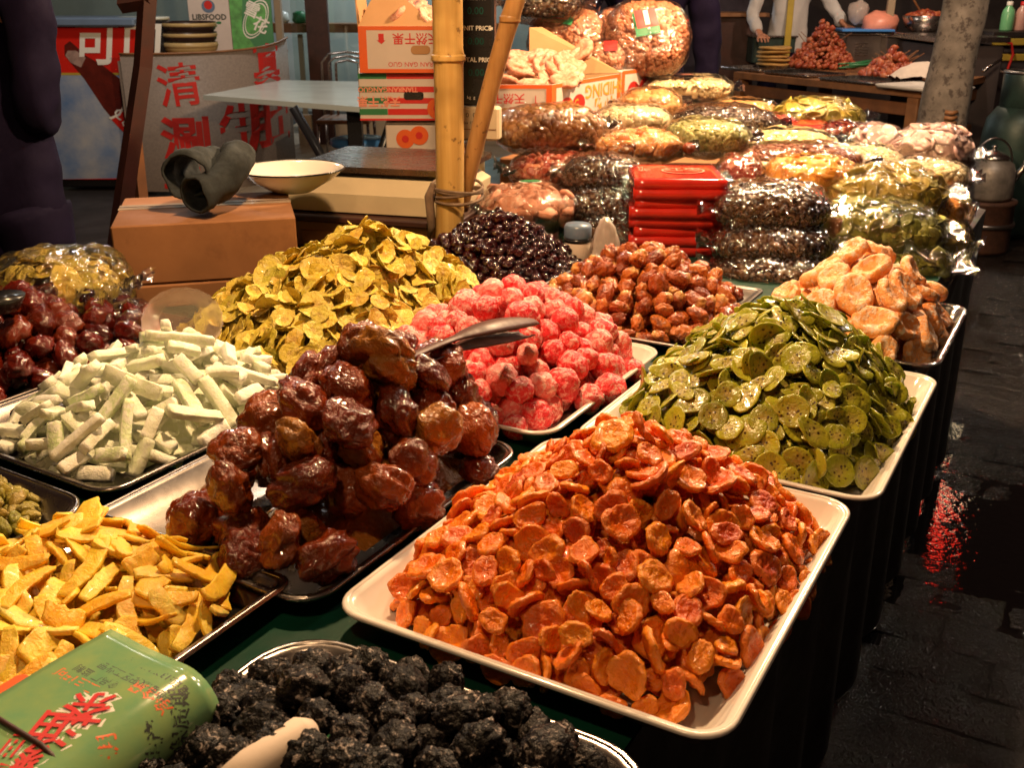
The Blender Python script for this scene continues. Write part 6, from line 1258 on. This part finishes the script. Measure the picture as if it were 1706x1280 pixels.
def skewers(px_, py_, rad, h, n, lb, sd):
    rs = random.Random(sd); c = at(px_, py_, zt4 + .03); items = []; pc = cheap('meat_chunk', .020, 1.3, .8, 'meat', sd)
    t_ = thing('skewer_heap', c, lb, 'skewers')
    for i in range(n):
        a = rs.uniform(0, 6.28); r = rad * math.sqrt(rs.random()); z_ = h * (1 - r / rad) * rs.uniform(.5, 1.05); items.append((rs.choice(pc), Matrix.LocRotScale(Vector((c.x + r * math.cos(a), c.y + r * math.sin(a), zt4 + .02 + z_)), Quaternion((rs.gauss(0, 1), rs.gauss(0, 1), rs.gauss(0, 1), rs.gauss(0, 1))).normalized(), Vector((rs.uniform(.7, 1.3),) * 3))))
    join_pieces('meat', items, M['meat'], 'stuff', parent=t_, loc=c)
    for i in range(14):
        a = rs.uniform(0, 6.28); q = c + Vector((math.cos(a) * rad * .5, math.sin(a) * rad * .5, h * .4)); b = MB(); b.tube([q, q + Vector((rs.uniform(-.16, .16), rs.uniform(-.12, .12), rs.uniform(.02, .12)))], .003, 5); b.build('stick', M['wood_mid'], t_)
skewers(1368, 106, .27, .36, 520, 'tall heap of reddish meat skewers beside the flatbreads', 5); skewers(1486, 122, .22, .20, 300, 'lower heap of meat skewers on the right steel tray', 6); skewers(1512, 98, .24, .24, 260, 'small heap of red skewers in front of the grill box', 7)
rs = random.Random(9)
for i in range(9):
    q = at(1428, 108, zt4 + .05) + Vector((rs.uniform(-.05, .05), rs.uniform(-.05, .05), rs.uniform(-.02, .03))); b = MB(); b.tube([q + Vector((-.13, -.05, 0)), q, q + Vector((.13, .05, .02))], [.006, .008, .005], 6); b.build('spring_onion', M['green_print'], None, True, loc=q, label='green spring onion lying on the far stall tray', cat='spring onion', group='spring onions at the far stall')
# bundle of white paper beside the tree
scrap(at(1535, 128, zt4 + .03), .42, .10, 4, 'crumpled white paper with food beside the tree', 'crumpled_paper', mt='paper_white'); scrap(at(1632, 118, zt4 + .02), .34, .06, 14, 'white paper sheet right of the tree at the far stall', 'crumpled_paper', mt='paper_white')
# grill boxes
def gbox(pxl, pxr, pyt, Y, z0, dep, label, louvers=True, mat='steel_dark'):
    l = atY(pxl, pyt, Y); r = atY(pxr, pyt, Y); c = Vector(((l.x + r.x) / 2, Y + dep / 2, z0)); t_ = thing('grill_box', c, label, 'grill'); h = l.z - z0
    b = MB(); b.box(c + Vector((0, 0, h / 2)), (r.x - l.x, dep, h), 0, .006); b.build('body', M[mat], t_)
    F = Face(Vector((l.x, Y, z0)), (1, 0, 0), (0, 0, 1)); w = r.x - l.x
    if louvers:
        for q in range(5):
            zz_ = h * (.38 + q * .09); b = MB(); b.box(Vector((l.x + w * .42, Y - .004, z0 + zz_)), (w * .34, .010, .010), 0, .002); b.build('louver', M['steel'], t_)
    b = MB(); b.box(c + Vector((0, -.01, h + .008)), (r.x - l.x + .03, dep + .03, .014), 0, .003); b.build('rim', M['steel'], t_); return t_
gbox(1410, 1476, 58, 8.9, zt4, .34, 'stainless grill box with louvres behind the skewers'); gbox(1479, 1556, 62, 8.75, zt4, .34, 'open stainless stove under the steaming bowl')
gbox(1256, 1326, 62, 9.35, zt4, .30, 'dark deep pan box behind the flatbreads', False, 'gas_green')
c = atY(1446, 52, 8.9); b = MB(); b.box(c + Vector((0, .1, .01)), (.42, .34, .02), -.1, .004); b.build('blue_tray', M['blue_plastic'], None, loc=c, label='blue rimmed flat tray on top of the grill box', cat='tray')
c = atY(1538, 58, 8.85); c.z += .0; t_ = thing('mixing_bowl', c, 'round steel bowl full of red food on the far stove', 'bowl'); b = MB(); b.lathe(c, [(0, 0), (.08, 0), (.15, .06), (.185, .15), (.18, .152), (.14, .06), (0, .02)], 28); b.build('basin', M['steel'], t_, True)
items = []; pc = cheap('food', .03, 1.2, .8, 'meat', 3)
for i in range(60): a = rs.uniform(0, 6.28); r = .15 * math.sqrt(rs.random()); items.append((rs.choice(pc), Matrix.LocRotScale(c + Vector((r * math.cos(a), r * math.sin(a), .13 + .05 * (1 - r / .15))), Quaternion((rs.gauss(0, 1), rs.gauss(0, 1), rs.gauss(0, 1), 1)).normalized(), Vector((1, 1, 1)))))
join_pieces('food', items, M['meat'], 'stuff', parent=t_, loc=c)
b = MB(); b.tube([c + Vector((-.03, 0, .16)), c + Vector((-.13, -.04, .27))], .008, 6); b.build('ladle_handle', M['wood_mid'], t_)
c = atY(1466, 40, 9.0); b = MB(); b.add([v.co + c for v in grid_ball(16, 10, ball_fn(9, .12, 1.3, .9, .2), 'x', M['meat']).vertices], [list(f.vertices) for f in grid_ball(16, 10, ball_fn(9, .12, 1.3, .9, .2), 'x', M['meat']).polygons]); b.build('red_food_pile', M['red_pale'], None, True, loc=c, label='heap of red food on the blue rimmed tray', cat='food')
c = atY(1430, 20, 9.15); g = grid_ball(16, 10, ball_fn(4, .085, 1, 1.15, .25), 'hand_bag', M['frost_plastic']); ob('plastic_bag', g, None, c, label='white plastic bag held in the hand of the cook', cat='plastic bag')
b = MB(); q = atY(1501, 20, 8.7); b.box(Vector((q.x, 8.95, 1.50)), (.06, .04, 1.0), 0, .004); b.build('upright_post', M['tile'], None, loc=(q.x, 8.95, zt4), label='pale upright post between grill box and steel bowl', cat='post')
# dark red cabinet with a pale board left of the cook, gas bottle, stove, kettle, shelf with bottles
l, r = atY(1187, 30, 9.6), atY(1262, 30, 9.6); t_ = thing('red_cabinet', Vector(((l.x + r.x) / 2, 9.85, 0)), 'dark red cabinet with a pale board on top left of the cook', 'cabinet'); zt5 = zY(28, 9.6)
b = MB(); b.box(((l.x + r.x) / 2, 9.85, zt5 / 2), (r.x - l.x, .5, zt5 - .002), 0, .005); b.build('body', M['wood_dark'], t_); b = MB(); b.box(((l.x + r.x) / 2 + .02, 9.83, zt5 + .02), (r.x - l.x + .14, .6, .035), 0, .004); b.build('board', M['wood_mid'], t_)
def gascyl(c, r, h, label):
    t_ = thing('gas_cylinder', c, label, 'gas cylinder'); b = MB(); b.lathe(c, [(r * .85, 0), (r * .85, .03), (r, .05), (r, h * .62), (r * .93, h * .72), (r * .7, h * .79), (r * .30, h * .83), (.03, h * .84), (.03, h * .88), (0, h * .88)], 36); b.build('body', M['gas_green'], t_, True)
    b = MB(); b.lathe(c, [(r * .62, h * .79), (r * .66, h * .80), (r * .66, h * .985), (r * .64, h), (r * .60, h), (r * .60, h * .80)], 32); b.build('collar', M['gas_green'], t_, True)
    b = MB(); b.lathe(c, [(.02, h * .88), (.035, h * .89), (.035, h * .93), (0, h * .935)], 12); b.build('valve', M['steel'], t_, True); b = MB(); b.tube([(c.x + r * .65 * math.cos(i / 24 * 6.2832), c.y + r * .65 * math.sin(i / 24 * 6.2832), c.z + h) for i in range(25)], .010, 6); b.build('handle_ring', M['steel_dark'], t_, True)
gascyl(Vector((atY(1692, 250, 6.15).x, 6.15, 0)), .20, .95, 'dark green gas cylinder at the right edge of the picture')
M['kettle_metal'] = simple('dull_aluminium', (.26, .23, .21), .5, .25, 14, .5, .3, 40)
c = atY(1643, 330, 5.75); kz = c.z; c.z = 0; t_ = thing('stove', c, 'rusty round coal stove carrying the kettle', 'stove'); b = MB(); b.lathe(c, [(.15, 0), (.16, .02), (.155, kz * .9), (.165, kz - .02), (.165, kz - .004), (.09, kz - .004), (.085, kz - .05), (0, kz - .05)], 32); b.build('body', simple('rusty_iron', (.085, .035, .022), .7, .3, 14, .3, .5, 40), t_, True)
b = MB(); b.lathe(c, [(.167, kz * .5), (.171, kz * .52), (.171, kz * .56), (.167, kz * .58)], 32); b.build('band', M['steel_dark'], t_, True)
c = Vector((c.x, c.y, kz + .001)); t_ = thing('kettle', c, 'dented aluminium kettle standing on the round stove', 'kettle'); b = MB(); b.lathe(c, [(0, 0), (.125, 0), (.135, .02), (.13, .15), (.115, .195), (.085, .215), (.082, .222)], 36); b.build('body', M['kettle_metal'], t_, True)
b = MB(); b.lathe(c, [(.088, .222), (.09, .228), (.07, .245), (.03, .262), (.012, .266), (.012, .28), (.016, .29), (0, .294)], 30); b.build('lid', M['steel'], t_, True); b = MB(); b.tube([c + Vector((.11, 0, .08)), c + Vector((.17, -.01, .16)), c + Vector((.195, -.01, .225))], [.026, .017, .013], 12); b.build('spout', M['steel'], t_, True)
b = MB(); b.tube([c + Vector((-.11 * math.cos(a) , 0, .19 + .14 * math.sin(a))) for a in [math.pi * i / 14 for i in range(15)]], .006, 8); b.build('handle', M['steel_dark'], t_, True)
Ys = 8.3; l = atY(1655, 50, Ys); zs = zY(52, Ys); t_ = thing('side_shelf', Vector((l.x + .6, Ys + .3, 0)), 'dark steel shelf with yellow bands at the right edge', 'shelf'); b = MB(); b.box((l.x + .6, Ys + .3, zs - .02), (1.2, .6, .035), 0, .004); b.build('top', M['steel_dark'], t_)
b = MB(); b.box((l.x + .6, Ys - .008, zs - .075), (1.2, .012, .05), 0, .003); b.build('yellow_band', M['paint_yellow'], t_); z6 = zY(95, Ys); b = MB(); b.box((l.x + .6, Ys - .008, z6), (1.2, .012, .05), 0, .003); b.build('yellow_band', M['paint_yellow'], t_)
b = MB(); b.box((l.x + .6, Ys + .3, zs / 2 - .03), (1.16, .5, zs - .08), 0, .01); b.build('body', M['dark_wall'], t_)
b = MB(); hq = [atY(px_, py_, Ys - .05) for px_, py_ in ((1668, 66), (1685, 72), (1688, 90), (1680, 112), (1675, 132))]; b.tube(hq, .010, 8); b.build('gas_hose', M['red_print'], None, True, loc=hq[0], label='red rubber gas hose hanging from the right shelf', cat='hose')
M['green_bottle'] = simple('pale_green_plastic', (.16, .46, .22), .3, .06, 8, 0, 0); M['pink_bottle'] = simple('pale_pink_plastic', (.58, .32, .26), .3, .06, 8, 0, 0)
for k, (px_, mt) in enumerate(((1676, 'green_bottle'), (1699, 'pink_bottle'))):
    c = atY(px_, 48, Ys + .15); c.z = zs; t_ = thing('bottle', c, ['pale green plastic bottle on the right shelf', 'pale pink plastic bottle with red cap on the right shelf'][k], 'bottle'); b = MB(); b.lathe(c, [(0, 0), (.046, 0), (.05, .01), (.05, .12), (.042, .155), (.022, .18), (.022, .195), (0, .195)], 24); b.build('body', M[mt], t_, True); b = MB(); b.lathe(c, [(.0225, .185), (.0235, .19), (.0235, .215), (0, .217)], 16); b.build('cap', M['white_print' if k == 0 else 'red_print'], t_, True)
# stand frame under the right end of the far stall
c = atY(1630, 90, 7.9); t_ = thing('steel_cart', Vector((c.x, 8.4, 0)), 'dark steel cart behind the tree', 'cart'); zc5 = zY(66, 7.9); b = MB(); b.box((c.x - .05, 8.35, zc5), (.55, .9, .04), 0, .004); b.build('top', M['steel'], t_); b = MB(); b.box((c.x - .05, 8.35, zc5 / 2 - .02), (.5, .84, zc5 - .05), 0, .01); b.build('body', M['dark_wall'], t_)
b = MB(); e0, e1 = atY(1638, 118, 7.7), atY(1668, 98, 7.8); b.tube([e0, e1], .012, 6); b.build('towel_bar', M['steel'], t_, True)
# back walls of the far side
b = MB(); b.box((6.0, 12.4, 1.7), (9.5, .12, 3.6), 0); b.build('far_wall', M['dark_wall'], kind='structure')
b = MB(); b.box((1.5, 11.2, .9), (2.0, .08, 1.8), 0); b.build('boarding', simple('dark_mauve_boards', (.05, .035, .06), .7, .3, 3, 0, .2, 20), None, loc=(1.5, 11.2, 0), label='dark boarding between the shop and the far stall', cat='boarding')
# ------------------------------------------------------------------ lamps out of the picture: bulbs on cords and a red sign lamp over the road
m, t, N, L, p = nt('bulb_glass'); p.inputs['Emission Color'].default_value = (1, .75, .45, 1); p.inputs['Emission Strength'].default_value = 30; p.inputs['Base Color'].default_value = (1, .8, .6, 1)
M['bulb'] = m
m, t, N, L, p = nt('red_sign_glow'); p.inputs['Emission Color'].default_value = (1, .03, .015, 1); p.inputs['Emission Strength'].default_value = 9; p.inputs['Base Color'].default_value = (.6, .02, .01, 1); M['redglow'] = m
def bulb(c, label):
    t_ = thing('hanging_bulb', c, label, 'lamp'); b = MB(); b.lathe(c, [(0, -.065), (.022, -.06), (.034, -.035), (.030, -.008), (.014, .018), (.014, .02)], 20); b.build('glass', M['bulb'], t_, True)
    b = MB(); b.lathe(c, [(.0, .0205), (.018, .0205), (.018, .06), (.006, .07), (0, .07)], 16); b.build('socket', M['black_plastic'], t_, True); b = MB(); b.tube([c + Vector((0, 0, .07)), c + Vector((0, 0, 1.2))], .003, 6); b.build('cord', M['black_plastic'], t_)
for k, (kk, x, y, z, w_, r_, c_) in enumerate(LAMPS):
    bulb(Vector((x, y, z + .14)), ['bare bulb over the red fruits', 'bare bulb over the wrapped bags', 'bare bulb over the near trays', 'bulb in front of the shop area', 'bulb over the scale', 'bulb inside the shop', 'bulb hanging over the wet road', 'bulb over the far stall'][k])
G = at(1560, 885, 0); d = ray(1560, 885)
def refl(px_, py_, z): g = at(px_, py_, 0); d = ray(px_, py_); return Vector((g.x - d.x / d.z * z, g.y - d.y / d.z * z, z))
ca = refl(1560, 875, 2.5); t_ = thing('red_sign_lamp', ca, 'glowing red sign lamp hanging high over the wet road', 'lamp')
b = MB(); b.box(ca + Vector((0, 0, .12)), (.17, .08, .15), -.4, .02); b.build('glow_panel', M['redglow'], t_); b = MB(); b.box(ca + Vector((-.03, 0, -.20)), (.12, .08, .18), -.4, .02); b.build('glow_panel', M['redglow'], t_)
b = MB(); b.tube([ca + Vector((0, 0, .25)), ca + Vector((0, 0, 1.3))], .006, 6); b.build('cord', M['black_plastic'], t_)
for k, (px_, py_) in enumerate(((1548, 845), (1552, 905), (1580, 820), (1620, 640), (1640, 560), (1600, 700))):
    bulb(refl(px_, py_, 2.7), ['bulb left above the red sign lamp', 'bulb just below the red sign lamp', 'bulb right of the red sign lamp', 'bulb far along the road', 'farthest bulb along the road', 'bulb midway along the road'][k])
